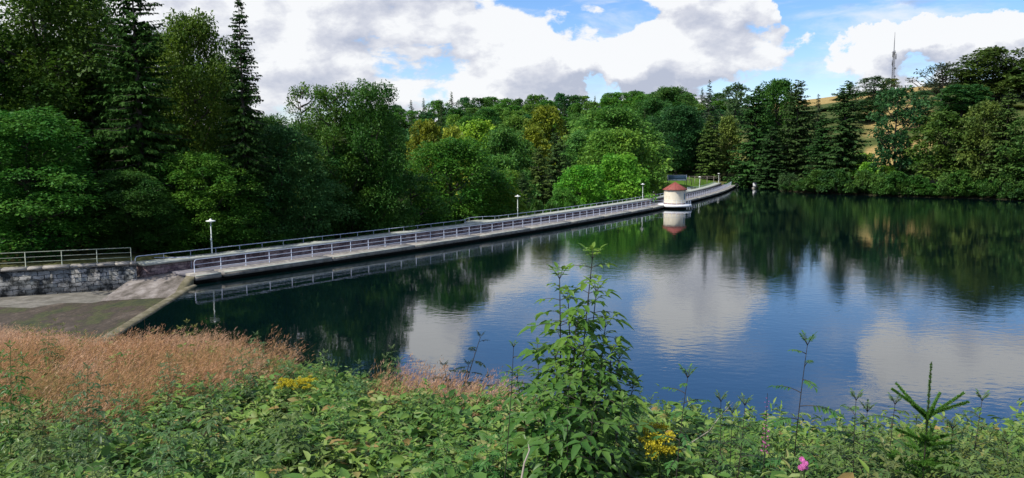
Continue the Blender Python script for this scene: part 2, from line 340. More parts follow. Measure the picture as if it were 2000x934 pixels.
MAT['path'] = simple('pale gravel strip', [(.3, (.08, .07, .055)), (.5, (.13, .12, .095)), (.7, (.22, .20, .17))], 1.3, .95, .5, .03, detail=9)

MAT['leaf'] = leafmat('broadleaf foliage', None, .34, .55, .2, .028, .45)
MAT['needle'] = leafmat('conifer foliage', None, .2, .7, .08, .02, .5)
MAT['cover'] = rampleaf('ground cover leaf', [(0, (.022, .055, .012)), (.25, (.045, .115, .022)), (.5, (.10, .205, .042)), (.72, (.185, .285, .05)), (.93, (.25, .30, .11)), (.985, (.30, .21, .07))], .3, .48, .2)
MAT['elder'] = leafmat('sapling leaf', None, .42, .42, .35, .03, .35)
MAT['grasspink'] = rampleaf('seeding grass', [(0, (.17, .17, .05)), (.25, (.28, .20, .085)), (.5, (.40, .235, .10)), (.75, (.50, .265, .14)), (1, (.56, .36, .23))], .35, .7, .15)
MAT['grassgreen'] = leafmat('long green grass', (.15, .19, .05), .35, .6, .2, .05, .45)
MAT['yellow'] = leafmat('yellow flower heads', (.50, .43, .03), .3, .7, .1, .01, .3)
MAT['pinkpetal'] = leafmat('pink petals', (.62, .16, .40), .35, .6, .2, .01, .3)

# ------------------------------------------------------------------ dam axis (gently arched)
DX, DY, DT, DK, DLEN = -25.41, 62.74, .640, .0015, 219.0
_s = np.linspace(-40, 260, 3001); _h = DT - DK * _s
_x = np.cumsum(np.sin(_h)) * .1; _y = np.cumsum(np.cos(_h)) * .1; i0 = 400
_x += DX - _x[i0]; _y += DY - _y[i0]
def dam(s, w=0.0, z=0.0):
    x = np.interp(s, _s, _x); y = np.interp(s, _s, _y); h = DT - DK * s
    return np.array([x - math.cos(h) * w, y + math.sin(h) * w, z])
def dam_sw(X, Y):
    """nearest s and signed distance w (positive = downstream)"""
    X = np.asarray(X, float); Y = np.asarray(Y, float); sh = X.shape; X = X.ravel(); Y = Y.ravel()
    k = np.arange(0, 3001, 20); dx = X[:, None] - _x[k]; dy = Y[:, None] - _y[k]
    j = np.argmin(dx ** 2 + dy ** 2, axis=1); h = _h[k][j]
    w = -(dx[np.arange(len(X)), j] * np.cos(h)) + dy[np.arange(len(X)), j] * np.sin(h)
    t_ = dx[np.arange(len(X)), j] * np.sin(h) + dy[np.arange(len(X)), j] * np.cos(h)
    return (_s[k][j] + t_).reshape(sh), w.reshape(sh)

# ------------------------------------------------------------------ terrain heights
CP = []
def cp(*a): CP.extend(a)
cp((0, 0, 8.85), (0, 3, 8.2), (-5, 0, 8.8), (5, 0, 8.8), (4, 5, 7.6), (-4, 5, 7.75), (0, -10, 9.5), (0, -40, 12), (30, 0, 9), (-30, 0, 8.5), (-24, 18, 5.2), (-37, 22, 4.2), (-40, 35, 2.6), (30, 10, 3.5), (12, 5, 7.6), (10, 8.5, 6.7),
   (0, 6, 7.45), (0, 8, 7.0), (0, 12.5, 6.2), (0, 16, 4.6), (0, 22, .2), (1.6, 12, 6.05), (2.5, 17, 3.5), (3.3, 22, .0), (3, 9, 6.72), (4.3, 13, 5.1), (6, 18, 1.3), (7, 20.5, 0),
   (6, 9, 6.72), (9, 13, 5.0), (13, 19, 0), (16, 14, 2.6), (30, 20, 0), (60, 25, 0),
   (-4.8, 8, 6.7), (-9, 15, 5.6), (-13, 22, 4.2), (-18, 30, 2.75), (-21, 35, .6), (-19, 37, -.3), (-8, 20, 5.1), (-6, 15, 5.9), (-9.5, 24, 3.5), (-11, 28, .8), (-12, 30.5, -.2), (-15, 33, .2),
   (-5, 17, 5.5), (-6.5, 22, 3), (-8, 27, 0), (-2.5, 15, 5.5), (-3.3, 19, 3.5), (-4, 25, 0), (-15, 24, 4.1), (-22, 30, 2.7), (-28, 37, .5), (-34, 38, 1.0))
# lake bed
cp(*[(x, y, -4) for x, y in ((-14, 50), (0, 60), (-10, 68), (10, 90), (30, 110), (60, 150), (0, 40), (40, 60), (80, 100), (90, 140), (62, 190), (20, 35), (66, 222), (40, 35), (60, 60), (8, 100), (30, 140), (50, 180))])
# far and right shore
for px, py in ((1436, 366.5), (1480, 370), (1540, 374), (1600, 378), (1680, 381), (1750, 384), (1830, 386), (1900, 388), (2000, 392), (2100, 398)):
    p = at_z(px, py, 0); cp((p[0], p[1], -.15)); q = p * 1.03; cp((q[0], q[1], 1.6)); q = p * .965; cp((q[0], q[1], -1.6))
cp((150, 150, 0), (150, 110, 0), (130, 60, 0), (180, 120, 10), (160, 60, 8), (200, 170, 14))
# downstream valley
for s, w, z in ((-8, 12, .5), (5, 10, 0), (20, 12, -3), (45, 14, -8), (80, 15, -10), (120, 15, -9), (150, 14, -6), (175, 14, -2.5), (195, 14, 1.0), (215, 14, 2.6), (60, 60, -11), (110, 60, -9), (160, 45, -1.5), (160, 75, 3), (200, 40, 3.6), (220, 35, 3.6), (228, 5, 1.8), (232, 20, 3.8), (224, -3, .8)):
    p = dam(s, w); cp((p[0], p[1], z))
cp((-30, 66, 1.9), (-38, 70, 2.4), (-60, 60, 2.2), (-60, 85, 4), (-45, 90, 2), (-100, 100, 9), (-110, 60, 7), (-60, 150, 2), (-60, 220, 2), (-40, 280, 6), (0, 270, 2), (0, 340, 14), (60, 340, 17), (0, 410, 22), (100, 410, 30), (-120, 410, 24), (120, 335, 24), (85, 285, 8),
   (105, 240, 3), (115, 265, 15), (150, 245, 17), (180, 250, 25), (205, 255, 31), (200, 200, 15), (250, 450, 51), (200, 455, 46), (170, 450, 41), (180, 380, 38), (300, 300, 45), (150, 300, 28), (0, 700, 34), (500, 700, 60), (-500, 500, 30), (-300, 200, 20), (400, 100, 30), (300, 0, 20),
   (0, -300, 20), (-300, -100, 15), (1500, 0, 40), (-1500, 0, 30), (0, 1500, 40), (0, -1500, 20), (1500, 1500, 60), (-1500, 1500, 40))
CP = [(float(p[0]), float(p[1]), float(p[2])) for p in [(c if len(c) == 3 else (c[0], c[1], 0)) for c in CP]]
_c = np.array(CP)
_A = np.sqrt((_c[:, None, 0] - _c[None, :, 0]) ** 2 + (_c[:, None, 1] - _c[None, :, 1]) ** 2)
_wts = np.linalg.solve(_A + 1e-3 * np.eye(len(_c)), _c[:, 2] - 5)
WALL0 = at_z(0, 580, -.3); WALL1 = at_z(268, 563, -.3)      # foot line of the left retaining wall
WD = norm((WALL1 - WALL0)[:2]); WN = np.array([-WD[1], WD[0]])
WEIR0 = at_z(378, 556, .1)[:2]; WEIR1 = at_z(188, 672, .1)[:2]
WE = norm(WEIR1 - WEIR0); WEN = np.array([WE[1], -WE[0]])    # WEN: towards the channel (left)
if WEN[0] > 0: WEN = -WEN
def H(X, Y):
    X = np.asarray(X, float); Y = np.asarray(Y, float); sh = X.shape; x = X.ravel(); y = Y.ravel(); z = np.empty(len(x))
    for k in range(0, len(x), 20000):
        d = np.sqrt((x[k:k + 20000, None] - _c[:, 0]) ** 2 + (y[k:k + 20000, None] - _c[:, 1]) ** 2)
        z[k:k + 20000] = d @ _wts + 5
    # the dam holds the water: nothing shallow behind it, nothing above it on the downstream side
    s, w = dam_sw(x, y)
    up = (s > 1) & (s < 214) & (w < .5) & (w > -14); z = np.where(up, np.minimum(z, -1.5), z)
    dn = (s > 3) & (s < 216) & (w >= .5) & (w < 9); z = np.where(dn, np.minimum(z, -1.0), z)
    # left wall terrace / spillway channel
    b = (x - WALL0[0]) * WN[0] + (y - WALL0[1]) * WN[1]; a_ = (x - WALL0[0]) * WD[0] + (y - WALL0[1]) * WD[1]
    ter = (b > .55) & (b < 8) & (a_ < 8.2) & (a_ > -60); z = np.where(ter, 1.80, z)
    c_ = (x - WEIR0[0]) * WEN[0] + (y - WEIR0[1]) * WEN[1]
    ch = (b <= .55) & (y > 40.5) & (a_ > -50) & (c_ > 0) & (x < -18); z = np.where(ch, -.75, z)
    rp = (b > -6) & (b < 3) & (a_ > 8.2) & (c_ > -2.5) & (x < -20) & (s < 3) & (y < 66.0); z = np.where(rp, np.minimum(z, -.75), z)
    return z.reshape(sh)
def h1(x, y): return float(H(np.array([x]), np.array([y]))[0])

def axis(lims, steps):
    v = [lims[0]]
    for (a_, b_), st in zip(zip(lims[:-1], lims[1:]), steps):
        n = max(1, int(round((b_ - a_) / st))); v += list(a_ + (b_ - a_) * (np.arange(n) + 1) / n)
    return np.array(v)
gx = axis([-2500, -600, -150, -60, -16, 14, 120, 300, 800, 2500], [240, 45, 6, 1.2, .6, 2.2, 6, 30, 200])
gy = axis([-2500, -300, -20, 2, 34, 74, 270, 460, 900, 3000], [280, 25, 3, .6, 1.0, 3.0, 7, 30, 250])
GX, GY = np.meshgrid(gx, gy, indexing='ij'); GZ = H(GX, GY)
nx, ny = len(gx), len(gy)
bm_ = MB(); idx = np.arange(nx * ny).reshape(nx, ny)
F = np.stack([idx[:-1, :-1], idx[1:, :-1], idx[1:, 1:], idx[:-1, 1:]], -1).reshape(-1, 4)
bm_.add(np.stack([GX, GY, GZ], -1).reshape(-1, 3), F)
gme = bm_.mesh('ground', MAT['ground'], True)
col = np.ones((nx, ny, 4)); forest = np.array([.035, .034, .018]); grass = np.array([.085, .16, .025]); tan = np.array([.36, .26, .105]); soil = np.array([.07, .06, .035])
col[..., :3] = forest
S_, W_ = dam_sw(GX, GY)
def blend(mask, c): col[..., :3] = np.where(mask[..., None], c, col[..., :3])
blend((GY < 40), soil * .8)
blend((S_ > 120) & (S_ < 235) & (W_ > 6) & (W_ < 60) & (GY < 285), grass)
blend((S_ > 214) & (W_ < 6) & (W_ > -14) & (GZ > -.5) & (GY > 200), np.array([.13, .14, .045]))
U_, V_ = GX / GY, GZ
blend((GX > 95) & (GY > 225) & (GX < 420) & (GY < 700) & (GZ > 3), np.array([.075, .095, .03]))
blend((GY > 395) & (GY < 700) & (GX > 90) & (GX < 500), tan)
blend((GX > 112) & (GX < 190) & (GY > 236) & (GY < 395) & (U_ > .455) & (U_ < .54) & (np.sin(GY * .21) > -.55), tan)
blend((GX < -20) & (GY > 55) & (GY < 72) & (GZ > 1), np.array([.12, .12, .045]))
ca = gme.attributes.new('cover', 'FLOAT_COLOR', 'POINT'); ca.data.foreach_set('color', col.reshape(-1).astype(np.float32))
tag(new_obj('ground', gme), kind='structure')

# water sheet: bounded by the dam, the weir and the rising banks
wv = [dam(s, .35, 0) for s in np.linspace(-1.5, 222, 60)]
far = [np.array([110, 262, 0.]), np.array([260, 262, 0.]), np.array([260, 5, 0.]), np.array([-16, 5, 0.])]
near = [np.array([WEIR1[0] + WE[0] * 6, WEIR1[1] + WE[1] * 6, 0.]), np.array([WEIR0[0], WEIR0[1], 0.])]
poly = wv + far + near
me = bpy.data.meshes.new('water'); me.from_pydata([tuple(p) for p in poly], [], [list(range(len(poly)))]); me.materials.append(MAT['water'])
tag(new_obj('water', me), kind='structure')
if me.polygons[0].normal.z < 0: me.flip_normals()

# ------------------------------------------------------------------ swept solids along the dam
def sweep(s0, s1, prof, step=2.5):
    """closed profile [(w,z)] swept along the dam; stores running metres for the masonry pattern"""
    n = max(2, int((s1 - s0) / step) + 1); ss = np.linspace(s0, s1, n); k = len(prof); V = []; UV = []
    per = [0]
    for i in range(k): per.append(per[-1] + math.dist(prof[i], prof[(i + 1) % k]))
    for s in ss:
        for j, (w, z) in enumerate(prof): V.append(dam(s, w, z)); UV.append((s, z + w * .7, 0))
    F = [(i * k + j, i * k + (j + 1) % k, (i + 1) * k + (j + 1) % k, (i + 1) * k + j) for i in range(n - 1) for j in range(k)]
    if k == 4: F += [(0, 3, 2, 1), ((n - 1) * k, (n - 1) * k + 1, (n - 1) * k + 2, (n - 1) * k + 3)]
    return V, F, UV
def set_uv(me, UV):
    a_ = me.attributes.new('suv', 'FLOAT_VECTOR', 'POINT'); a_.data.foreach_set('vector', np.array(UV, np.float32).ravel())
def swept(name, mat, parent, parts):
    b_ = MB(); UV = []
    for s0, s1, prof in parts:
        V, F_, U = sweep(s0, s1, prof); b_.add(V, F_); UV += U
    me_ = b_.mesh(name, mat); set_uv(me_, UV); return new_obj(name, me_, parent)

damt = thing('dam', 'long low stone dam wall arching across the lake with walkway and grey coping', 'dam')
swept('dam_wall', MAT['lakeside'], damt, [(-1.2, DLEN, [(.25, -4), (.25, .44), (5.2, .44), (9, -14)])])
slabs = []; s = -1.0; rr = random.Random(3)
while s < DLEN:
    e_ = min(DLEN, s + (2.6 if s < 0 else 11.8))
    slabs.append((s, e_ - (.28 if s < 0 else .14), [(-.42, .30), (-.34, .70), (1.12, .76), (1.12, .446)])); s = e_
swept('ledge', MAT['concrete'], damt, slabs)
swept('ledge_edge', MAT['cap'], damt, [(a_ + .02, b_ - .02, [(-.425, .60), (-.36, .703), (-.22, .712), (-.22, .60)]) for a_, b_, _ in slabs])
swept('walkway', MAT['walk'], damt, [(-1.0, DLEN + 3, [(1.124, .45), (1.124, .72), (3.7, .72), (3.7, .45)])])
swept('parapet', MAT['stone'], damt, [(-3.2, DLEN - 14, [(3.704, .45), (3.704, 1.40), (5.3, 1.40), (5.5, -3)])])
BAY = [(41.5, 48.5), (150, 158)]
swept('coping', MAT['cap'], damt, [(-3.3, DLEN - 14, [(3.55, 1.404), (3.55, 1.60), (5.45, 1.60), (5.45, 1.404)])])
for a_, c_ in BAY:
    b_ = MB(); n = 9
    for i in range(n - 1):
        f0, f1 = i / (n - 1), (i + 1) / (n - 1)
        g0, g1 = (min(1, 3.2 * min(f, 1 - f)) * 1.5 for f in (f0, f1))
        s0, s1 = a_ + (c_ - a_) * f0, a_ + (c_ - a_) * f1
        b_.hexa([dam(s0, 5.455, 1.0), dam(s1, 5.455, 1.0), dam(s1, 5.46 + g1, 1.0), dam(s0, 5.46 + g0, 1.0),
                 dam(s0, 5.455, 1.62), dam(s1, 5.455, 1.62), dam(s1, 5.46 + g1, 1.62), dam(s0, 5.46 + g0, 1.62)])
    b_.build('viewing_bay', MAT['cap'], damt)

# ------------------------------------------------------------------ railings
def railing(label, P, hgt, fr, mat, group=None, ends=(True, True), rad=.036, prad=.032, name='railing', pivot=None, posts=None):
    P = [np.asarray(p, float) for p in P]; base = P[0]
    t_ = thing(name, label, 'railing', base, group=group)
    pm = MB(); pm.tube([(0, 0, -.05), (0, 0, hgt)], prad, 8); pme = pm.mesh('post', mat)
    for i, p in enumerate(P if posts is None else posts):
        p = np.asarray(p, float)
        if (i == 0 and ends[0]) or (i == len(P) - 1 and ends[1] and posts is None): continue
        new_obj('post', pme, t_, p - base)
    for k, f in enumerate(fr):
        Q = [p - base + np.array([0, 0, hgt * f]) for p in P]
        if f == 1:
            r_ = .22
            if ends[0]:
                d = norm(Q[1] - Q[0]); Q = [Q[0] * [1, 1, 0] + [0, 0, P[0][2] - base[2] - .05], Q[0] - [0, 0, r_], Q[0] - [0, 0, r_ * .3] + d * r_ * .3, Q[0] + d * r_] + Q[1:]
            if ends[1]:
                d = norm(Q[-2] - Q[-1]); q = Q[-1]; Q = Q[:-1] + [q + d * r_, q - [0, 0, r_ * .3] + d * r_ * .3, q - [0, 0, r_], q * [1, 1, 0] + [0, 0, P[-1][2] - base[2] - .05]]
        b_ = MB(); b_.tube(Q, rad if f == 1 else rad * .75, 8); b_.build('top_rail' if f == 1 else 'mid_rail', mat, t_, smooth=True)
    return t_
HS0, HS1 = 100.3, 111.1     # gap at the gate house platform
n_ = int((HS0 + .2) / 2.5)
railing('long pale blue railing along the water edge of the dam, left of the gate house', [dam(s, .95, .74) for s in np.linspace(-.3, HS0, n_ + 2)], 1.08, (1, .62, .27), MAT['rail'], 'waterside railings on the dam')
railing('pale blue railing along the water edge from the gate house to the far bank', [dam(s, .95, .74) for s in np.linspace(HS1, DLEN, 45)], 1.08, (1, .62, .27), MAT['rail'], 'waterside railings on the dam')
# the downstream rail follows the coping and steps out round the bays
def wofs(s):
    for a_, c_ in BAY:
        if a_ < s < c_: return 5.3 + min(1, 3.2 * min((s - a_) / (c_ - a_), 1 - (s - a_) / (c_ - a_))) * 1.5
    return 5.3
def zofs(s):
    for a_, c_ in BAY:
        if a_ < s < c_: return 1.62
    return 1.6
ss = sorted(list(np.arange(-3, DLEN - 16, 2.5)) + [b_[0] + .01 for b_ in BAY] + [b_[1] - .01 for b_ in BAY])
railing('low blue rail on the outer edge of the coping, stepping out round two bays', [dam(s, wofs(s), zofs(s)) for s in ss], .44, (1,), MAT['rail'], prad=.022, ends=(True, False))

# ------------------------------------------------------------------ gate house on its round platform
hc = dam(105.5, -1.6, 0)
fr = thing('platform', 'round concrete platform with pale edge jutting from the dam over the water', 'platform', hc)
b_ = MB(); b_.lathe([(.01, .36), (3.25, .36), (3.32, .40), (3.32, .60), (3.25, .80), (.01, .80)], 28); b_.build('slab', MAT['white'], fr)
b_ = MB(); b_.lathe([(2.2, -3), (2.2, .355), (.01, .356)], 20); b_.build('pier', MAT['lakeside'], fr)
hdir = DT - DK * 104
PR = [];
for k in np.linspace(-1.0, 1.0, 15):
    a_ = k * R(118); v = np.array([math.cos(hdir) * math.cos(a_) + math.sin(hdir) * math.sin(a_), -math.sin(hdir) * math.cos(a_) + math.cos(hdir) * math.sin(a_)])
    PR.append(np.array([hc[0] + v[0] * 3.12, hc[1] + v[1] * 3.12, .80]))
PR = [dam(HS0, .95, .78)] + PR + [dam(HS1, .95, .78)]
railing('railing curving round the gate house platform', PR, .85, (1, .5), MAT['rail'], ends=(False, False), rad=.022, prad=.022)
# house
hz = .80
ht = thing('gate_house', 'small octagonal cream gate house with red pyramid roof standing over the water', 'building', (hc[0], hc[1], hz), R(-8))
RW = 2.10; HW = 2.80
def octp(r, z, k): a_ = R(-90 + 45 * k); return (r * math.cos(a_), r * math.sin(a_), z)   # one corner faces the camera bank
b_ = MB(); V = [octp(RW, 0, k) for k in range(8)] + [octp(RW, HW, k) for k in range(8)]
b_.add(V, [(k, (k + 1) % 8, 8 + (k + 1) % 8, 8 + k) for k in range(8)]); b_.build('wall', MAT['cream'], ht)
b_ = MB(); V = [octp(RW + .05, 0, k) for k in range(8)] + [octp(RW + .05, .22, k) for k in range(8)] + [octp(RW - .1, .22, k) for k in range(8)]
b_.add(V, [(k, (k + 1) % 8, 8 + (k + 1) % 8, 8 + k) for k in range(8)] + [(8 + k, 8 + (k + 1) % 8, 16 + (k + 1) % 8, 16 + k) for k in range(8)]); b_.build('plinth', MAT['stone'], ht)
b_ = MB(); RE = RW + .28
V = [octp(RW + .002, HW - .02, k) for k in range(8)] + [octp(RE, HW - .02, k) for k in range(8)] + [octp(RE, HW + .10, k) for k in range(8)] + [octp(RE * .5, HW + .80, k) for k in range(8)] + [octp(.03, HW + 1.5, k) for k in range(8)]
b_.add(V, [(q * 8 + k, q * 8 + (k + 1) % 8, (q + 1) * 8 + (k + 1) % 8, (q + 1) * 8 + k) for q in range(4) for k in range(8)]); rf = b_.build('roof', MAT['rooftile'], ht)
b_ = MB(); b_.lathe([(.01, HW + 1.34), (.16, HW + 1.38), (.13, HW + 1.5), (.05, HW + 1.58), (.01, HW + 1.60)], 10); b_.build('finial', MAT['rooftile'], rf)
b_ = MB()
for k in range(8):
    p0 = np.array(octp(RE * 1.003, HW + .105, k)); p1 = np.array(octp(.04, HW + 1.5, k)); b_.tube([p0, (p0 + p1) / 2 + [0, 0, .01], p1], .035, 6)
b_.build('hip_tiles', MAT['rooftile'], rf)
# door (dam side) and windows, each on the middle of a face
def on_face(k, w_, z0, z1, d, mat, name, par):
    a_ = R(-90 + 45 * k + 22.5); ap = RW * math.cos(R(22.5)); n = np.array([math.cos(a_), math.sin(a_), 0]); t_ = np.array([-n[1], n[0], 0])
    b2 = MB(); P_ = []
    for dd in (.0, d):
        for sx_, zz in ((-1, z0), (1, z0), (1, z1), (-1, z1)): P_.append(n * (ap + dd) + t_ * sx_ * w_ / 2 + np.array([0, 0, zz]))
    b2.hexa([P_[i] for i in (0, 1, 5, 4, 3, 2, 6, 7)]); return b2.build(name, mat, par)
for k in (1, 4):
    w_ = on_face(k, .66, .95, 2.15, .02, MAT['panel'], 'window', ht); 
    on_face(k, .82, .87, .95, .06, MAT['white'], 'sill', w_); on_face(k, .82, 2.15, 2.23, .05, MAT['white'], 'frame', w_)
dr = on_face(3, .95, .02, 2.1, .03, MAT['wood'], 'door', ht); on_face(3, .12, 1.0, 1.06, .08, MAT['iron'], 'handle', dr)

# ------------------------------------------------------------------ lamps
def make_lamp(h):
    r_ = thing('street_lamp', '', 'lamp')
    b2 = MB(); b2.tube([(0, 0, 0), (0, 0, h * .42)], .062, 10); b2.tube([(0, 0, h * .42), (0, 0, h - .25)], .044, 10); b2.box(-.075, .075, -.09, -.04, h * .36, h * .46); b2.build('pole', MAT['pole'], r_, smooth=False)
    b2 = MB(); b2.lathe([(.05, h - .28), (.10, h - .24), (.11, h - .13), (.08, h - .12)], 14); b2.build('lamp_holder', MAT['pole'], r_)
    b2 = MB(); b2.lathe([(.10, h - .13), (.40, h - .10), (.43, h - .07), (.40, h - .03), (.2, h + .01), (.11, h + .03), (.10, h + .10), (.06, h + .14), (.01, h + .15)], 20); b2.build('lamp_shade', MAT['lamp'], r_, smooth=False)
    return r_
def copy_tree(o, parent=None):
    c_ = o.copy(); sc.collection.objects.link(c_); c_.parent = parent
    for ch in o.children: copy_tree(ch, c_)
    return c_
lamp0 = make_lamp(3.0)
LG = 'white mushroom street lamps'
def lamp(loc, label, first=False, scale=1.0):
    o = lamp0 if first else copy_tree(lamp0)
    o.location = tuple(float(v) for v in loc); o.scale = (scale,) * 3; tag(o, label, 'lamp', LG)
# metres along the dam where a downstream-edge point shows at a given picture column
def s_at(px, w, z):
    ss_ = np.linspace(-6, 230, 1181); q = [proj(*dam(s, w, z))[0] for s in ss_]; return float(np.interp(px, q, ss_))
for i, (px, txt) in enumerate(((414, 'tall white lamp at the left end of the dam coping, nearest to the camera'), (1011, 'white lamp halfway along the dam before dark green trees'),
                (1255, 'white lamp just left of the red roofed gate house'), (1366, 'white lamp on the coping right of the gate house, before the lawn'))):
    lamp(dam(s_at(px, 5.2, 1.6), 5.2, 1.6), txt, i == 0)
lamp(dam(s_at(1406, 3.0, 2), 3.2, 1.4) if False else dam(205.5, 4.6, 1.5), 'white lamp at the far end of the dam coping')
p = at_y(1275, 351, 215); lamp((p[0], p[1], h1(p[0], p[1]) - .0), 'white lamp on the lawn slope left of the blue panel, behind the gate house', scale=1.12)

# ------------------------------------------------------------------ left wall, ramp, spillway
W0 = WALL0[:2] - WD * 30; W1 = WALL1[:2]
def wp(p, off_, z): return np.array([p[0] + WN[0] * off_, p[1] + WN[1] * off_, z])
wt_ = thing('retaining_wall', 'lichened grey rubble retaining wall beside the spillway', 'wall', (W1[0], W1[1], 0))
o3 = np.array([W1[0], W1[1], 0]); b_ = MB(); UV = []
n = 60; Ln = math.dist(W0, W1)
for i in range(n + 1):
    p_ = W0 + (W1 - W0) * i / n
    for off_, z in ((0, -1.2), (.12, 1.62), (.9, 1.62), (.9, -1.2)):
        jit = rng.normal(0, .03); b_.V.append(np.array([wp(p_, off_ + jit, z) - o3])); b_.T.append(np.array([.5])); UV.append((Ln * i / n, z + off_, 0))
b_.n = (n + 1) * 4
b_.F.append(np.array([(i * 4 + j, (i + 1) * 4 + j, (i + 1) * 4 + (j + 1) % 4, i * 4 + (j + 1) % 4) for i in range(n) for j in range(4)] + [(n * 4, n * 4 + 1, n * 4 + 2, n * 4 + 3)]))
me_ = b_.mesh('masonry', MAT['rubble']); set_uv(me_, UV); new_obj('masonry', me_, wt_)
b_ = MB()
L_ = Ln; t_ = 0; rr = random.Random(5)
while t_ < L_:
    e_ = min(L_, t_ + rr.uniform(1.0, 1.9)); pa, pb = W0 + (W1 - W0) * t_ / L_, W0 + (W1 - W0) * (e_ - .03) / L_; j = rr.uniform(-.04, .05); zt = 1.80 + rr.uniform(-.015, .02)
    b_.hexa([wp(pa, -.02 + j, 1.625) - o3, wp(pb, -.02 + j, 1.625) - o3, wp(pb, 1.0, 1.625) - o3, wp(pa, 1.0, 1.625) - o3, wp(pa, -.0 + j, zt) - o3, wp(pb, 0 + j, zt) - o3, wp(pb, 1.0, zt + .03) - o3, wp(pa, 1.0, zt + .03) - o3]); t_ = e_
b_.build('coping', MAT['concrete'], wt_)
Pp = [wp(W1 - WD * (.35 + k * 2.45), .55, 1.82) for k in range(12)][::-1]
railing('grey green steel railing on top of the rubble wall by the spillway', Pp, 1.15, (1, .66, .33), MAT['railold'], ends=(False, False), rad=.03)
# ramp
A0 = at_z(283, 529, .66); A1 = at_z(378, 527, .66); B0 = at_z(196, 588, -.34); B1 = at_z(338, 581, -.34)
rt = thing('spillway_ramp', 'pale sloping concrete ramp down into the mossy spillway', 'ramp', A1)
b_ = MB(); n = 14
V = [];
for i in range(n + 1):
    f = i / n; zz = .66 - (1.0) * (f ** 1.25)
    for k in range(9):
        g_ = k / 8; p_ = (A0 * (1 - g_) + A1 * g_) * (1 - f) + (B0 * (1 - g_) + B1 * g_) * f; V.append((p_[0] - A1[0], p_[1] - A1[1], zz - .66))
b_.add(V, [(i * 9 + k, (i + 1) * 9 + k, (i + 1) * 9 + k + 1, i * 9 + k + 1) for i in range(n) for k in range(8)]); b_.build('slope', MAT['ramp'], rt, smooth=True)
C0 = A0 + np.array([-.4, 3.2, 0]); C1 = A1 + np.array([2.0, 2.6, 0])
b_ = MB(); b_.hexa([A0 - A1 + [0, 0, -1.4], np.array([0, 0, -1.4]), C1 - A1 + [0, 0, -1.4], C0 - A1 + [0, 0, -1.4], A0 - A1, np.array([0, 0, 0.]), C1 - A1, C0 - A1]); b_.build('landing', MAT['walk'], rt)
# rounded nose joining ramp, weir and dam
b_ = MB(); D0 = np.array([WEIR0[0], WEIR0[1], -.34]); cs_ = []
for k in range(9):
    a_ = k / 8; top = A1 + (dam(-1.0, -.2, .66) - A1) * a_; bot = B1 + (np.array([dam(-1.2, -.5)[0], dam(-1.2, -.5)[1] - .2, -.34]) - B1) * a_; bot = bot + np.array([.35, -.9, 0]) * math.sin(a_ * math.pi); cs_.append((top, bot))
V = []
for top, bot in cs_:
    for i in range(7):
        f = i / 6; p_ = top + (bot - top) * (f ** .8); V.append((p_[0] - A1[0], p_[1] - A1[1], .645 * (1 - f ** 2.0) - .34 * (f ** 2.0) - .66))
b_.add(V, [(i * 7 + j, i * 7 + j + 1, (i + 1) * 7 + j + 1, (i + 1) * 7 + j) for i in range(8) for j in range(6)]); b_.build('rounded_nose', MAT['mossbeam'], rt, smooth=True)
r0 = at_z(277, 526, .68); r1 = at_z(374, 525, .68)
railing('short pale railing across the top of the spillway ramp', [r0 + (r1 - r0) * f for f in (0, .54, 1)], 1.0, (1, .22), MAT['rail'], rad=.03)
# weir beam
wt2 = thing('spillway_weir', 'straight mossy concrete overflow edge between the lake and the spillway', 'weir', (WEIR0[0], WEIR0[1], 0))
b_ = MB(); n = 24; Lw = math.dist(WEIR0, WEIR1) + 5
V = []
for i in range(n + 1):
    p_ = WE * Lw * i / n
    for off_, z in ((-.28, -1.2), (-.28, .04), (-.12, .12), (.30, .12), (.46, .05), (.60, -.8)):
        V.append((p_[0] + WEN[0] * (off_ + rng.normal(0, .012)), p_[1] + WEN[1] * off_, z + rng.normal(0, .008)))
b_.add(V, [(i * 6 + j, i * 6 + (j + 1) % 6, (i + 1) * 6 + (j + 1) % 6, (i + 1) * 6 + j) for i in range(n) for j in range(6)]); b_.build('beam', MAT['mossbeam'], wt2)
# channel floor and gravel strip under the wall (structure)
def sheet(name, pts, mat):
    m_ = bpy.data.meshes.new(name); m_.from_pydata([tuple(map(float, p)) for p in pts], [], [list(range(len(pts)))]); m_.materials.append(mat)
    if m_.polygons[0].normal.z < 0: m_.flip_normals()
    return tag(new_obj(name, m_), kind='structure')
q0 = np.append(WEIR0 + WEN * .5, -.36); q1 = np.append(WEIR1 + WE * 5 + WEN * .5, -.36)
sheet('channel_floor', [q0, q1, (-60, 33, -.36), wp(W0, .3, -.36), wp(W1, .3, -.36), (A0[0], A0[1], -.36), (A1[0], A1[1], -.36)], MAT['moss'])
ga = wp(W0, .05, -.352); gb = wp(W1, .05, -.352)
gpts = [ga, gb, at_z(225, 584, -.352), at_z(180, 592, -.352), at_z(120, 592, -.352), at_z(60, 602, -.352), at_z(0, 600, -.352), at_z(-60, 612, -.352), at_z(-260, 628, -.352)]
sheet('gravel_path', gpts, MAT['path'])

# ------------------------------------------------------------------ far bank furniture
def place(px, py, Y):
    p_ = at_y(px, py, Y); return np.array([p_[0], p_[1], h1(p_[0], p_[1])])
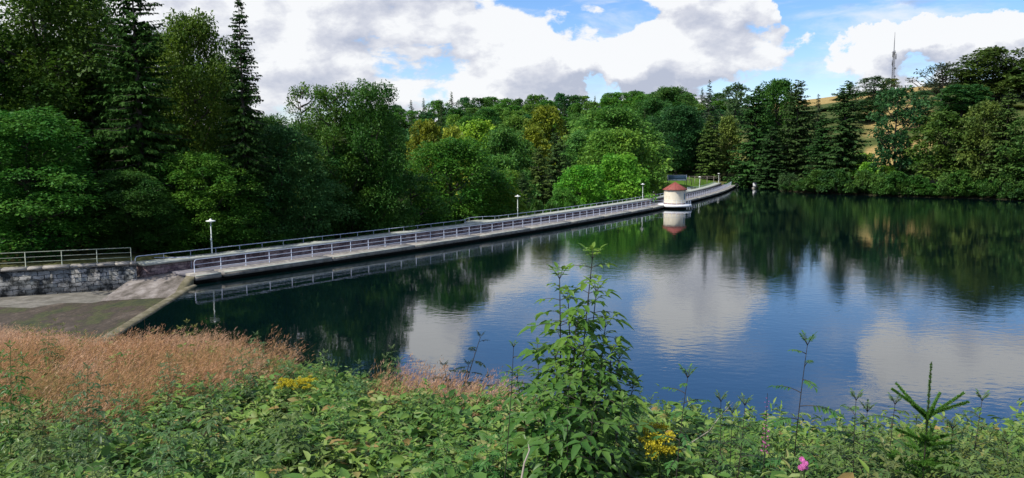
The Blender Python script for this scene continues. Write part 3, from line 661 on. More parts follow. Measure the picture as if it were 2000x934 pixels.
# wide panel
pa = at_y(1304, 354, 236); pb = at_y(1341, 354, 236); zt = at_y(1304, 342, 236)[2]; zb = at_y(1304, 353, 236)[2]; wpn = pb[0] - pa[0]
bt = thing('notice_board', 'wide blue grey panel in a pale frame standing on the lawn beyond the gate house', 'board', (pa[0], pa[1], zb))
hp = zt - zb
b_ = MB(); b_.box(.15, wpn - .15, -.03, .03, .12, hp - .12); b_.build('panel', MAT['panel'], bt)
b_ = MB(); b_.box(0, wpn, -.05, .05, hp - .12, hp); b_.box(0, wpn, -.05, .05, 0, .35); b_.box(-.05, .15, -.06, .06, -.3, hp + .1); b_.box(wpn - .15, wpn + .05, -.06, .06, -.3, hp + .1); b_.build('frame', MAT['white'], bt)
b_ = MB()
for x_ in (.5, wpn - .5): b_.box(x_ - .06, x_ + .06, -.06, .06, -1.6, -.001)
b_.build('foot', MAT['iron'], bt)
# timber fence behind
def fence(pxs, Y, label, mat, hgt=1.05):
    P_ = []
    for px, py in pxs: p_ = at_y(px, py, Y); P_.append(np.array([p_[0], p_[1], p_[2]]))
    t2 = thing('fence', label, 'fence', P_[0])
    pm = MB(); pm.box(-.06, .06, -.06, .06, -1.8, hgt); pme = pm.mesh('post', mat)
    for p_ in P_: new_obj('post', pme, t2, p_ - P_[0])
    for z in (hgt - .1, hgt * .5):
        b2 = MB(); b2.tube([p_ - P_[0] + [0, -.07, z] for p_ in P_], .05, 6); b2.build('rail', mat, t2)
fence([(1277, 353), (1292, 351.5), (1303, 351)], 238, 'timber fence left of the blue grey panel', MAT['palewood'])
fence([(1346, 352), (1357, 352), (1368, 352), (1381, 352), (1394, 352), (1406, 351)], 246, 'timber fence running right of the blue grey panel to the dam end', MAT['palewood'], 1.3)
def bench(px, py, Y, label, rz=0):
    p_ = at_y(px, py, Y); t2 = thing('park_bench', label, 'bench', p_, rz, 'dark benches by the panel')
    b2 = MB(); [b2.box(-.9, .9, y0, y0 + .11, .43, .48) for y0 in (-.22, -.08, .06)]; b2.build('seat', MAT['wood'], t2)
    b2 = MB(); [b2.box(-.9, .9, .2, .24, z0, z0 + .1) for z0 in (.6, .76)]; b2.build('backrest', MAT['wood'], t2)
    for x_ in (-.75, .75): b2 = MB(); b2.box(x_ - .04, x_ + .04, -.2, -.14, -1.0, .43); b2.box(x_ - .04, x_ + .04, .16, .2, -1.0, .86); b2.build('leg', MAT['iron'], t2)
bench(1299, 355.5, 233, 'dark bench left of the blue grey panel')
bench(1346, 355.5, 233, 'dark bench right of the blue grey panel')
def person_free(): pass
# white box and small post by the far shore
p_ = at_z(1476, 360.5, .9)
t2 = thing('equipment_box', 'small white box on a low stone at the far shore right of the dam end', 'box', (p_[0] * .97, p_[1] * .97, .15))
b_ = MB(); b_.box(-.75, .75, -.5, .5, .15, 1.6); b_.box(-.82, .82, -.57, .57, 1.605, 1.72); b_.build('casing', MAT['white'], t2); b_ = MB(); b_.box(-.9, .9, -.7, .7, -1.2, .145); b_.build('stone_base', MAT['concrete'], t2)
p_ = place(1441, 352, 255)
t2 = thing('signpost', 'small white sign on a post beside the far dam end', 'sign', (p_[0], p_[1], at_y(1441, 353, 255)[2]))
b_ = MB(); b_.box(-.05, .05, -.05, .05, -1.5, 1.1); b_.build('post', MAT['pole'], t2); b_ = MB(); b_.box(-.45, .45, -.09, -.055, .5, 1.2); b_.build('sign_plate', MAT['white'], t2)
p_ = at_z(1437, 365.2, .3)
t2 = thing('life_ring', 'dark ring leaning on the shore at the far end of the dam', 'ring', (p_[0], p_[1] - 1, .25))
b_ = MB(); b_.tube([(.5 * math.cos(a_), 0, .5 + .5 * math.sin(a_)) for a_ in np.linspace(0, 2 * math.pi, 19)], .13, 8, cap=False); b_.build('tyre', MAT['iron'], t2)
# reddish planter patch left of the lamp by the gatehouse
p_ = dam(s_at(1272, 6.3, 1.2), 6.6, 1.0)
t2 = thing('barrier_board', 'low reddish board fixed behind the coping left of the gate house', 'board', (p_[0], p_[1], .7), math.pi / 2 - (DT - .0015 * 95))
b_ = MB(); b_.box(-4, 4, -.05, .05, .55, 1.35); b_.build('boards', MAT['redwood'], t2); b_ = MB(); [b_.box(x_ - .06, x_ + .06, .052, .15, -3, 1.4) for x_ in (-3.6, 0, 3.6)]; b_.build('posts', MAT['wood'], t2)

# lattice mast on the ridge
YM = 430; top = at_y(1744.5, 63, YM); bse = at_y(1740, 215, YM)
t2 = thing('radio_mast', 'tall thin lattice radio mast rising behind the trees on the right ridge', 'mast', (bse[0], bse[1], bse[2]))
Hm = top[2] - bse[2]; lat = Hm * .74
legs = [(1.1, -.6), (-1.1, -.6), (0, 1.2)]
b_ = MB()
for lx, ly in legs: b_.tube([(lx, ly, -8), (lx * .45, ly * .45, lat)], [.2, .15], 6)
nz = 26
for i in range(nz):
    z0, z1 = lat * i / nz, lat * (i + 1) / nz; f0, f1 = 1 - .55 * i / nz, 1 - .55 * (i + 1) / nz
    for k in range(3):
        a_, c_ = legs[k], legs[(k + 1) % 3]
        if i % 2: a_, c_ = c_, a_
        b_.tube([(a_[0] * f0, a_[1] * f0, z0), (c_[0] * f1, c_[1] * f1, z1)], .085, 4, cap=False)
        b_.tube([(a_[0] * f1, a_[1] * f1, z1), (c_[0] * f1, c_[1] * f1, z1)], .075, 4, cap=False)
b_.build('lattice', MAT['mast'], t2)
b_ = MB(); b_.tube([(0, 0, lat), (0, 0, lat + (Hm - lat) * .5), (0, 0, Hm)], [.3, .2, .1], 8); b_.build('spike', MAT['mast'], t2)
for z, dx_, hh in ((lat * .97, -.9, 3.2), (lat * .93, .9, 3.0), (lat * .82, -1.0, 2.6), (lat * .99, .2, 2.6)):
    b_ = MB(); b_.box(dx_ - .2, dx_ + .2, -.9, -.6, z - hh / 2, z + hh / 2); b_.box(min(0, dx_), max(0, dx_), -.6, -.5, z - .06, z + .06); b_.build('antenna_panel', MAT['mast'], t2)
for z in (lat * .72, lat * .58):
    b_ = MB(); b_.tube([(.6, -1.1, z), (.6, -.7, z)], [.6, .25], 12); b_.build('dish', MAT['mast'], t2)
b_ = MB(); b_.lathe([(.3, lat), (1.15, lat), (1.15, lat + .15), (.3, lat + .15)], 8); b_.build('ring_platform', MAT['mast'], t2)

# ================================================================== trees
LEAF_V = np.array([(0, -.12, 0), (.3, .5, .1), (1, .14, -.12), (.7, -.5, .08)], float); LEAF_F = np.array([(0, 3, 2, 1)])
UP = np.array([0, 0, 1.])
def rdir(g, n):
    v = g.normal(size=(n, 3)); return norm(v)
def broadleaf(name, seed, Hh=20., Rr=6.5, base=.12, nC=70, nL=220, leaf=.42, shape=1.0, sparse=0.0, pale=False, inner=.25, lobes=.2):
    """tapered trunk + limbs, and a crown of many leaf-sized faces gathered in uneven clumps"""
    g = np.random.default_rng(seed); root = new_obj(name)
    cb = MB(); tb = MB(); z0 = base * Hh; ph = g.uniform(0, 6.28, 4); cent = []
    nC = int(nC * 1.3)
    for i in range(nC):
        t = ((i + g.uniform()) / nC) ** .92 if i > 3 else .97
        a_ = i * 2.39996 + g.normal(0, .5)
        prof = (math.sqrt(max(.02, 1 - ((t - .38) / .64) ** 2)) if t > .38 else .72 + .28 * t / .38) ** shape
        lob = 1 + lobes * math.sin(2 * a_ + ph[0] + 3 * t) + lobes * .7 * math.sin(3 * a_ + ph[1] - 4 * t)
        rad = Rr * prof * lob * math.sqrt(g.uniform(.30, 1.0) if i % 4 else g.uniform(.0, .3))
        c_ = np.array([rad * math.cos(a_), rad * math.sin(a_), z0 + (Hh - z0) * (t * .93)])
        rc = Rr * g.uniform(.17, .31) * (1 - .25 * t); cent.append((c_, rc))
        n = int(nL * 1.25 * g.uniform(.7, 1.2) * (rc / (Rr * .25)) ** 1.6 * (1 - sparse * g.uniform(0, 1)))
        d = rdir(g, n); d[:, 2] = np.where(d[:, 2] < -.45, -d[:, 2], d[:, 2])
        rr_ = np.where(g.uniform(size=n) < inner, g.uniform(.2, .8, n), g.uniform(.8, 1.08, n)) * rc
        # small second-level tufts give the clump a broken edge
        tuft = 1 + .22 * np.sin(d @ g.normal(size=3) * 9) * np.sin(d @ g.normal(size=3) * 7)
        pos = c_ + d * (rr_ * tuft)[:, None] * np.array([1.06, 1.06, .84])
        out_ = norm(d * np.array([1, 1, .3]) + np.array([math.cos(a_), math.sin(a_), 0]) * .5 + g.normal(0, .45, (n, 3)) + [0, 0, -.25])
        nr = norm(d * .85 + UP * .45 + g.normal(0, .36, (n, 3)))
        sz = leaf * np.clip(np.exp(g.normal(-.12, .38, n)), .4, 1.9)
        cb.inst(LEAF_V, LEAF_F, pos, out_, nr, sz, sz * g.uniform(.55, .9, n), np.clip(g.uniform(.25, .75) + g.normal(0, .13, n), 0, 1))
    tr = Rr * .055 * (Hh / 20) ** .5 + .08
    zz = np.linspace(-1.5, .86 * Hh, 9); wob = np.cumsum(g.normal(0, Rr * .02, (9, 2)), 0); wob -= wob[1]
    tb.tube([(wob[i, 0], wob[i, 1], zz[i]) for i in range(9)], [tr * (1.35 if i == 0 else (1 - .82 * i / 8)) for i in range(9)], 10)
    order = g.permutation(len(cent))[:22 if sparse < .5 else 40]
    for i in order:
        c_, rc = cent[i]; zb = max(.08 * Hh, c_[2] - np.hypot(c_[0], c_[1]) * g.uniform(.5, .9)); f = np.interp(zb, zz, np.arange(9)); k = int(min(7, f)); w_ = wob[k] + (wob[k + 1] - wob[k]) * (f - k)
        p0 = np.array([w_[0], w_[1], zb]); mid = (p0 + c_) / 2 + np.array([0, 0, -.06 * Rr]) + g.normal(0, .04 * Rr, 3)
        tb.tube([p0, mid, c_, c_ + (c_ - mid) * .25], [tr * .42, tr * .27, tr * .13, .02], 6, cap=False)
    tb.build('trunk', MAT['palebark'] if pale else MAT['bark'], root, smooth=True)
    cb.build('crown', MAT['leaf'], root)
    root['h0'] = Hh; root['r0'] = Rr; return root
SPR_V = np.array([(0, 0, 0), (.4, .5, .03), (1, .12, -.14), (.5, -.5, .03)], float)
def conifer(name, seed, Hh=26., Rr=4.2, whorls=34, nb=8, ns=26, spray=.6, droop=.35, gap=.0, power=.85, base=.04, irregular=.2):
    g = np.random.default_rng(seed); root = new_obj(name); cb = MB(); tb = MB()
    tb.tube([(0, 0, -1.5), (0, 0, 0), (.05, 0, Hh * .5), (0, .03, Hh)], [Rr * .085 + .05, Rr * .07 + .05, Rr * .04 + .03, .02], 10)
    for i in range(whorls):
        t = (i + g.uniform(-.3, .3)) / whorls; t = min(max(t, 0), .985); z = Hh * (base + (1 - base) * t)
        for b_i in range(nb):
            if g.uniform() < gap: continue
            a_ = g.uniform(0, 2 * math.pi); ln = Rr * ((1 - t) ** power * .97 + .03) * g.uniform(1 - irregular * 1.6, 1 + irregular * .7)
            if t < .15: ln *= .75 + t * 1.6
            n = max(8, int(ns * 1.5 * (ln / Rr) ** .7)); u = np.sort(g.uniform(.12, 1, n))
            rise = .18 * (t > .6) - droop * (1 - t * .7)
            zj = z + g.normal(0, .75 * Hh / whorls)
            P_ = np.stack([np.cos(a_) * ln * u, np.sin(a_) * ln * u, zj + ln * (rise * u + .16 * u ** 3 * (1 - t))], 1)
            ax = np.array([math.cos(a_), math.sin(a_), rise]); side = np.array([-math.sin(a_), math.cos(a_), 0])
            sgn = g.choice([-1, 1], n)[:, None]
            d = norm(ax * g.uniform(.3, 1.0, (n, 1)) + side * sgn * g.uniform(.3, 1.1, (n, 1)) + np.array([0, 0, -1]) * g.uniform(.05, .9, (n, 1)))
            nr = norm(UP + g.normal(0, .45, (n, 3))); s_ = spray * g.uniform(.6, 1.25, n) * (1.1 - .55 * t) * (1 - .3 * u)
            cb.inst(SPR_V, LEAF_F, P_, d, nr, s_, s_ * g.uniform(.42, .75, n), np.clip(g.uniform(.3, .7) + g.normal(0, .12, n), 0, 1))
            if b_i < 3 and ln > .5: tb.tube([(0, 0, zj), tuple(P_[n // 2]), tuple(P_[-1])], [.035 * Rr / 4 + .015, .03, .012], 4, cap=False)
    cb.add(*(lambda m_: (np.concatenate([np.array(LEAF_V) * [.5, .14, .5] @ np.array([[0, 0, 1], [0, 1, 0], [1, 0, 0]]) + [0, 0, Hh - .2]]), LEAF_F))(0))
    tb.build('trunk', MAT['bark'], root, smooth=True); cb.build('crown', MAT['needle'], root)
    root['h0'] = Hh; root['r0'] = Rr; return root

PROTO = {
    'bigA': lambda: broadleaf('broadleaf_tree', 11, 26, 8.5, .03, 170, 330, .30, 1.0),
    'bigB': lambda: broadleaf('broadleaf_tree', 12, 26, 7.5, .02, 150, 330, .28, .8, lobes=.28),
    'bigC': lambda: broadleaf('broadleaf_tree', 13, 24, 6.5, .05, 110, 300, .27, .7, sparse=.35, lobes=.3),
    'tallS': lambda: broadleaf('broadleaf_tree', 14, 26, 5.0, .15, 75, 150, .30, .6, sparse=.75, lobes=.3, inner=.5),
    'midA': lambda: broadleaf('broadleaf_tree', 21, 20, 8.0, .04, 130, 200, .42, .9),
    'midB': lambda: broadleaf('broadleaf_tree', 22, 20, 7.0, .04, 110, 200, .42, .9, lobes=.26),
    'farA': lambda: broadleaf('broadleaf_tree', 31, 20, 7.5, .06, 75, 130, .62, .9),
    'farB': lambda: broadleaf('broadleaf_tree', 32, 20, 6.5, .06, 65, 130, .62, .85, lobes=.28),
    'farC': lambda: broadleaf('broadleaf_tree', 33, 22, 6.0, .10, 60, 110, .60, .7, sparse=.4, lobes=.3),
    'open': lambda: broadleaf('broadleaf_tree', 34, 16, 7.5, .30, 46, 80, .55, .9, sparse=.85, lobes=.35, inner=.6),
    'spruceN': lambda: conifer('spruce_tree', 41, 28, 4.6, 58, 11, 34, .60, .42, gap=.05, power=.72),
    'spruceM': lambda: conifer('spruce_tree', 42, 28, 6.0, 52, 11, 36, .80, .30, power=.50, irregular=.35),
    'spruceA': lambda: conifer('spruce_tree', 43, 25, 4.6, 42, 10, 24, 1.0, .30, power=.5, irregular=.3),
    'spruceB': lambda: conifer('spruce_tree', 44, 25, 5.2, 40, 10, 24, 1.1, .22, power=.42, irregular=.4),
    'spruceC': lambda: conifer('spruce_tree', 45, 22, 3.0, 30, 8, 15, .8, .2, gap=.1, irregular=.4),
    'bushA': lambda: broadleaf('bush', 51, 4, 2.6, .0, 36, 150, .26, .8, lobes=.3),
    'bushB': lambda: broadleaf('bush', 52, 3, 2.8, .0, 30, 150, .24, .7, lobes=.35),
}
PROTOS = {}
GL_, GM_, GR_, GS_ = 'tall trees below the left end of the dam', 'trees in the valley behind the dam', 'trees around the far end of the dam and along the right shore', 'shrubs along the downstream foot of the dam'
GAIN = {GL_: (1.6, 1.6, .85), GR_: (1.35, 1.55, 1.15), 'shaded shrubs under the left forest': (1.2, 1.2, 1.0)}  # leaf colour gain per group; left forest and its shrubs darkened in place of shade
LMK = [(690, 'behind the tall open topped group'), (745, 'right beside the pointed dark tree'), (790, 'above the bay in the coping'), (830, 'above the small ochre tree'), (882, 'above the yellow green tree'), (932, 'above the light green round tree'), (985, 'above the dark round tree'),
       (1035, 'left of the higher yellow ochre tree'), (1066, 'straight above the higher yellow ochre tree'), (1110, 'right of the yellow ochre trees'), (1150, 'above the left bright maple'), (1212, 'above the right bright maple'), (1262, 'above the lamp beside the gate house'), (1300, 'above the blue grey panel'),
       (1330, 'above the gate house roof'), (1370, 'left of the thin skyline spruce'), (1405, 'above the far end of the dam'), (1440, 'at the open greyish skyline tree'), (1478, 'above the white box on the shore'), (1520, 'behind the tall round topped shore tree'), (1565, 'behind the brownish shore conifer'), (1605, 'by the small bare topped spruce'),
       (1655, 'behind the broad shore conifer'), (1700, 'left of the radio mast'), (1745, 'right at the radio mast'), (1790, 'right of the radio mast'), (1845, 'under the thin open tree on the hill'), (1895, 'above the olive shore conifer'), (1940, 'under the highest hill tree'), (1985, 'near the right picture edge'), (2040, 'cut by the right picture edge')]
def lmk(px): return min(LMK, key=lambda q: abs(q[0] - px))[1]
def colword(c):
    return 'dark green' if c[1] < .075 else ('olive' if c[0] > .7 * c[1] else ('bluish green' if c[2] > .36 * c[1] else ('light green' if c[1] > .115 else 'mid green')))
def tree(kind, px, py, Y, halfw, color, label, group=None, cat='tree', zbase=None):
    if group in (GL_, GM_, GS_):
        for _ in range(60):
            p_ = at_y(px, py, Y); s_, w_ = dam_sw(np.array([p_[0]]), np.array([p_[1]]))
            if -8 < s_[0] < 225 and w_[0] < 5.8 + .92 * halfw * Y / 1500: Y += .8; halfw *= 1 - .8 / Y * .3
            else: break
    if group == GR_ and px > 1470 and Y < 255:
        Y = min(Y, at_z(px, 368 + (px - 1436) * .042, 0)[1] * 1.03 + max(0, Y - 225) * .35)
    p_ = at_y(px, py, Y); z0 = h1(p_[0], p_[1]) if zbase is None else zbase
    if kind not in PROTOS: o = PROTOS[kind] = PROTO[kind]()
    else: o = copy_tree(PROTOS[kind])
    hh = max(1.0, p_[2] - z0); sz_ = hh / o['h0']; sx_ = (halfw * Y / 1500) / o['r0']
    o.location = (float(p_[0]), float(p_[1]), float(z0)); o.scale = (sx_, sx_, sz_); o.rotation_euler = (0, 0, random.uniform(0, 6.28))
    for ch in o.children:
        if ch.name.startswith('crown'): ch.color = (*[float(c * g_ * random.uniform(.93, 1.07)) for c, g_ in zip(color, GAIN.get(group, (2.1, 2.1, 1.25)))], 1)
    for k in ('label', 'category', 'group'):
        if k in o: del o[k]
    tag(o, label, cat, group); return o
DG = (.020, .060, .014); MG = (.035, .095, .018); LG_ = (.065, .145, .022); BG = (.024, .075, .034); OL = (.050, .085, .022); YG = (.12, .15, .022); YL = (.22, .17, .028); SP = (.020, .040, .016); SO = (.042, .060, .024)
GL = 'tall trees below the left end of the dam'
for a_ in (
    ('spruceN', 466, -8, 78, 74, (.020, .046, .017), 'tall slender spruce rising highest before the sky at left'),
    ('bigA', 370, 12, 82, 95, (.055, .105, .018), 'yellowish green broadleaf tree just left of the tall slender spruce'),
    ('spruceM', 255, -70, 74, 105, (.020, .056, .016), 'huge drooping dark conifer at the middle of the left forest'),
    ('bigB', 85, -90, 80, 160, (.035, .080, .016), 'high broadleaf tree filling the top left corner'),
    ('bigC', 165, -30, 92, 90, (.045, .085, .02), 'thin topped tree with sky showing through near the top left corner'),
    ('bigB', 40, 205, 66, 150, (.030, .095, .022), 'lower fresh green tree with spreading branches at the left edge'),
    ('bigA', 385, 290, 71, 100, (.045, .120, .020), 'lower bright tipped green tree behind the first lamp'),
    ('bigB', 545, 235, 80, 90, (.030, .085, .038), 'bluish green tree right of the tall slender spruce'),
    ('tallS', 590, 150, 98, 48, (.050, .105, .025), 'thin leaved tree with sky gaps beside the tall slender spruce'),
    ('bigC', 650, 152, 92, 72, (.045, .105, .022), 'open topped green tree in the middle of the left group'),
    ('bigB', 728, 148, 92, 72, (.028, .080, .018), 'pointed dark green tree at the right end of the tall group'),
    ('bigA', 700, 270, 86, 105, (.024, .075, .022), 'broad dark green tree standing under the pointed one behind the coping'),
    ('bigA', 880, 262, 106, 118, (.034, .095, .018), 'large rounded tree sloping down towards the halfway lamp'),
    ('bigB', 975, 325, 120, 62, (.075, .150, .020), 'light yellow green tree just left of the halfway lamp'),
    ('bigC', 800, 330, 98, 80, (.026, .080, .018), 'dark green tree over the bay in the coping'),
    ('bigB', 470, 330, 77, 85, (.028, .085, .018), 'dark green lower tree between first lamp and bluish tree'),
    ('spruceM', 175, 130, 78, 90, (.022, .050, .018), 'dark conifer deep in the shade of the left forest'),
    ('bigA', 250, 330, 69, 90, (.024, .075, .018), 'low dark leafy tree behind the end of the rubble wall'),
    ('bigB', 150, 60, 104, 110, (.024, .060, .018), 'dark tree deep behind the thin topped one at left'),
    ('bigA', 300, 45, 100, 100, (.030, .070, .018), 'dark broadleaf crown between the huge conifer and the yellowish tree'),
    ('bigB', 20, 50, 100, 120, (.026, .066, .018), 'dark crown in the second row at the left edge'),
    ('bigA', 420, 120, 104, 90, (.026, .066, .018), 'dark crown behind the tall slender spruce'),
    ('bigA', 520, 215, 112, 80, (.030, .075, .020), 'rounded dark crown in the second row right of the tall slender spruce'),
    ('bigB', 620, 225, 112, 90, (.028, .075, .020), 'dark crown behind the thin leaved tree'),
    ('bigB', -90, 20, 76, 140, (.030, .080, .018), 'tree mostly outside the left edge of the picture'),
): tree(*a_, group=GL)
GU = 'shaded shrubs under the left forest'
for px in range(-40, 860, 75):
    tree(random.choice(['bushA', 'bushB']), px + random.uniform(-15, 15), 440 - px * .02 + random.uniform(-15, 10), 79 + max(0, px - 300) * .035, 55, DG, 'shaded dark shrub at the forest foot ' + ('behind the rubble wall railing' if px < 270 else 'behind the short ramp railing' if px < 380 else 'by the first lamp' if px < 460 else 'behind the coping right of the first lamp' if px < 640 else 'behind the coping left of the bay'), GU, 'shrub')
GM = 'trees in the valley behind the dam'
for a_ in (
    ('midA', 1212, 298, 152, 62, (.060, .165, .020), 'rounded bright green maple just left of the gate house lamp'),
    ('midB', 1138, 318, 152, 50, (.050, .145, .020), 'bright green maple left of the rounded one, behind the dam'),
    ('midB', 1100, 365, 146, 36, (.036, .105, .020), 'low green tree at the left foot of the bright maples'),
    ('midA', 1210, 248, 182, 78, (.055, .130, .022), 'larger green tree rising behind the bright maples'),
    ('midA', 1190, 208, 225, 85, (.045, .105, .028), 'wide mid green tree behind and above the bright maples'),
    ('farA', 1064, 205, 255, 42, (.080, .112, .014), 'yellow ochre round tree, higher of the two on the slope'),
    ('farB', 1042, 246, 235, 34, (.082, .114, .014), 'smaller yellow ochre tree below the round one'),
    ('farA', 932, 232, 205, 50, (.100, .170, .022), 'light green round tree on the slope above the rounded dark one'),
    ('farB', 832, 232, 195, 34, (.082, .112, .014), 'ochre yellow tree left of the light green round tree'),
    ('farB', 882, 244, 190, 36, (.120, .150, .024), 'yellow green tree between the ochre and the light green one'),
    ('midB', 985, 246, 178, 58, (.034, .095, .024), 'dark round tree right of the light green one'),
    ('midA', 975, 300, 160, 62, (.030, .085, .022), 'dark green tree standing behind the halfway lamp'),
    ('spruceA', 1052, 290, 168, 40, SO, 'dull brownish conifer left of the bright maples'),
    ('spruceB', 1088, 262, 178, 42, (.034, .062, .026), 'dark conifer between the yellow trees and the bright maples'),
    ('spruceA', 1020, 340, 150, 34, (.024, .048, .020), 'dark conifer low behind the dam right of the halfway lamp'),
    ('midB', 1150, 250, 205, 60, (.040, .100, .030), 'mid green tree above the left bright maple'),
    ('midB', 1265, 255, 232, 42, (.032, .080, .026), 'shaded green tree left of the lawn behind the gate house'),
): tree(*a_, group=GM)
for px, py, Y in ((1075, 400, 142), (1045, 395, 138), (1240, 362, 170), (1262, 372, 186), (1180, 385, 155), (905, 415, 112), (850, 425, 106), (960, 408, 120)):
    tree(random.choice(['bushA', 'bushB']), px, py, Y, 22, DG, f'dark shrub just behind the dam coping ' + ('right of the first bay' if px < 900 else 'left of the halfway lamp' if px < 980 else 'right at the halfway lamp' if px < 1060 else 'right of the halfway lamp' if px < 1100 else 'below the bright maples' if px < 1200 else 'at the lamp left of the gate house' if px < 1250 else 'left of the gate house roof'), 'shrubs along the downstream foot of the dam', 'shrub')
GR = 'trees around the far end of the dam and along the right shore'
for a_ in (
    ('midA', 1322, 205, 272, 52, (.026, .075, .024), 'dark broadleaf tree behind the blue grey panel'),
    ('midB', 1280, 190, 290, 45, (.040, .100, .026), 'green tree left of the dark one over the lawn'),
    ('midA', 1310, 168, 330, 55, (.045, .100, .026), 'rounded tree on the skyline above the lawn'),
    ('spruceC', 1386, 158, 300, 24, (.040, .055, .038), 'thin dark spruce on the skyline over the far dam end'),
    ('farC', 1438, 160, 300, 34, (.050, .090, .040), 'open greyish green tree on the skyline right of the thin spruce'),
    ('spruceA', 1388, 228, 262, 30, (.060, .088, .026), 'olive topped conifer standing at the far dam end'),
    ('farB', 1422, 224, 268, 28, (.105, .14, .034), 'pale yellow green tree at the far dam end'),
    ('midB', 1352, 230, 285, 40, (.024, .070, .024), 'dark green tree left of the olive topped conifer'),
    ('spruceB', 1478, 172, 250, 52, (.028, .060, .020), 'dense dark conifer first from the dam end'),
    ('midB', 1520, 150, 262, 48, (.040, .090, .020), 'tall green tree on the shore with a round top'),
    ('spruceB', 1560, 160, 248, 44, (.030, .055, .018), 'dark brownish green conifer on the right shore'),
    ('spruceC', 1599, 185, 270, 22, (.026, .045, .024), 'small bare topped spruce standing alone before the sky'),
    ('spruceB', 1655, 162, 232, 52, (.030, .058, .020), 'broad dark conifer left of the meadow gap'),
    ('spruceA', 1610, 225, 232, 38, (.026, .058, .020), 'dark conifer low on the right shore left of the broad one'),
    ('spruceA', 1508, 250, 236, 38, (.026, .056, .020), 'dark shaded conifer low by the water right of the white box'),
    ('farC', 1755, 165, 226, 46, (.026, .075, .028), 'dark tree with bare trunks standing in the meadow gap'),
    ('farC', 1708, 148, 330, 32, (.045, .070, .035), 'loose dark tree at the foot of the radio mast'),
    ('farC', 1742, 152, 335, 22, (.110, .120, .026), 'yellowish small tree right of the radio mast'),
    ('farB', 1845, 215, 222, 52, (.052, .095, .020), 'olive green tree right of the meadow gap'),
    ('spruceB', 1895, 230, 215, 48, (.046, .080, .022), 'olive conifer on the shore near the right edge'),
    ('farA', 1925, 195, 225, 42, (.082, .115, .026), 'yellowish green tree above the olive conifer near the right edge'),
    ('spruceA', 1972, 175, 212, 45, (.050, .080, .022), 'dull green conifer at the right edge of the picture'),
    ('farA', 1945, 92, 285, 62, (.055, .085, .020), 'large spreading tree highest on the right hill'),
    ('farC', 1905, 115, 290, 44, (.050, .085, .028), 'spreading tree left of the highest one on the right hill'),
    ('open', 1842, 124, 292, 46, (.040, .055, .038), 'thin open tree with bare twigs before the sky on the right hill'),
    ('farB', 1880, 165, 270, 52, (.035, .085, .026), 'dense green tree under the spreading ones on the right hill'),
    ('farA', 2030, 120, 280, 70, (.050, .085, .022), 'tree cut off by the right edge on the hill'),
    ('farA', 2040, 215, 215, 60, (.045, .085, .022), 'olive tree cut off by the right edge by the shore'),
    ('farC', 1800, 175, 262, 30, (.036, .080, .030), 'dark green tree right of the bare trunked one'),
    ('farB', 1560, 215, 275, 40, (.030, .070, .022), 'dark green tree filling the gap behind the shore conifers'),
    ('farB', 1700, 195, 290, 34, (.036, .075, .026), 'dark green tree behind the meadow gap'),
): tree(*a_, group=GR)
for i, px in enumerate(range(1500, 2060, 21)):
    dr_ = ray(px, 380); yy_ = np.linspace(150, 260, 441); hz_ = H(yy_ * dr_[0] / dr_[1], yy_); q_ = (0, float(yy_[np.argmax(hz_ > -.05)]))
    tree(random.choice(['bushA', 'bushB']), px + random.uniform(-6, 6), 352 + random.uniform(-20, 10), q_[1] + 1.2, random.uniform(18, 30), c_ := random.choice([(.024, .062, .016), DG, DG, (.030, .070, .018), (.020, .050, .020)]), colword(c_) + ' bush on the right waterline ' + lmk(px).replace('behind', 'below').replace('above', 'below').replace('under', 'below'), 'bushes along the right shore', 'bush')
# the wooded ridge: rows of crowns one behind another
RX = [700, 800, 900, 1000, 1100, 1150, 1250, 1300, 1360, 1400, 1450]; RY = [205, 203, 190, 188, 186, 188, 176, 172, 178, 185, 190]
GW = 'trees of the wooded ridge beyond the valley'
WK = [('farA', 'broadleaf tree in the closed wood on the ridge behind the valley'), ('farB', 'broadleaf tree in the closed wood on the ridge behind the valley'), ('farC', 'broadleaf tree in the closed wood on the ridge behind the valley'), ('spruceC', 'pointed conifer in the closed wood on the ridge behind the valley')]
WG = {0: 'broadleaf trees of the wooded ridge', 3: 'conifers of the wooded ridge'}
for Y, dy, st, x0, x1 in ((405, 0, 27, 690, 1480), (370, 13, 30, 700, 1480), (330, 26, 34, 700, 1440), (290, 40, 36, 720, 1300), (250, 58, 40, 740, 1180), (215, 84, 46, 760, 1060)):
    px = x0
    while px < x1:
        k = random.choice([0, 0, 1, 1, 2, 3]) if Y > 300 else random.choice([0, 1, 0, 1, 3])
        c_ = random.choice([MG, MG, (.045, .105, .026), BG, (.060, .120, .026), DG]) if k < 3 else (.030, .058, .028)
        ty = np.interp(px, RX, RY) + dy + random.uniform(-7, 8) - (6 if k == 3 else 0)
        tree(WK[k][0], px, ty, Y + random.uniform(-14, 14), (24 if k < 3 else 14) * random.uniform(.8, 1.25) * (400 / Y) ** .7, c_, colword(c_) + (' broadleaf tree' if k < 3 else ' pointed conifer') + {405: ' on the skyline ', 370: ' just below the skyline ', 330: ' high on the slope ', 290: ' midway down the slope ', 250: ' low on the slope ', 215: ' lowest on the slope '}[Y] + lmk(px), WG[3 if k == 3 else 0])
        px += st * random.uniform(.7, 1.2)

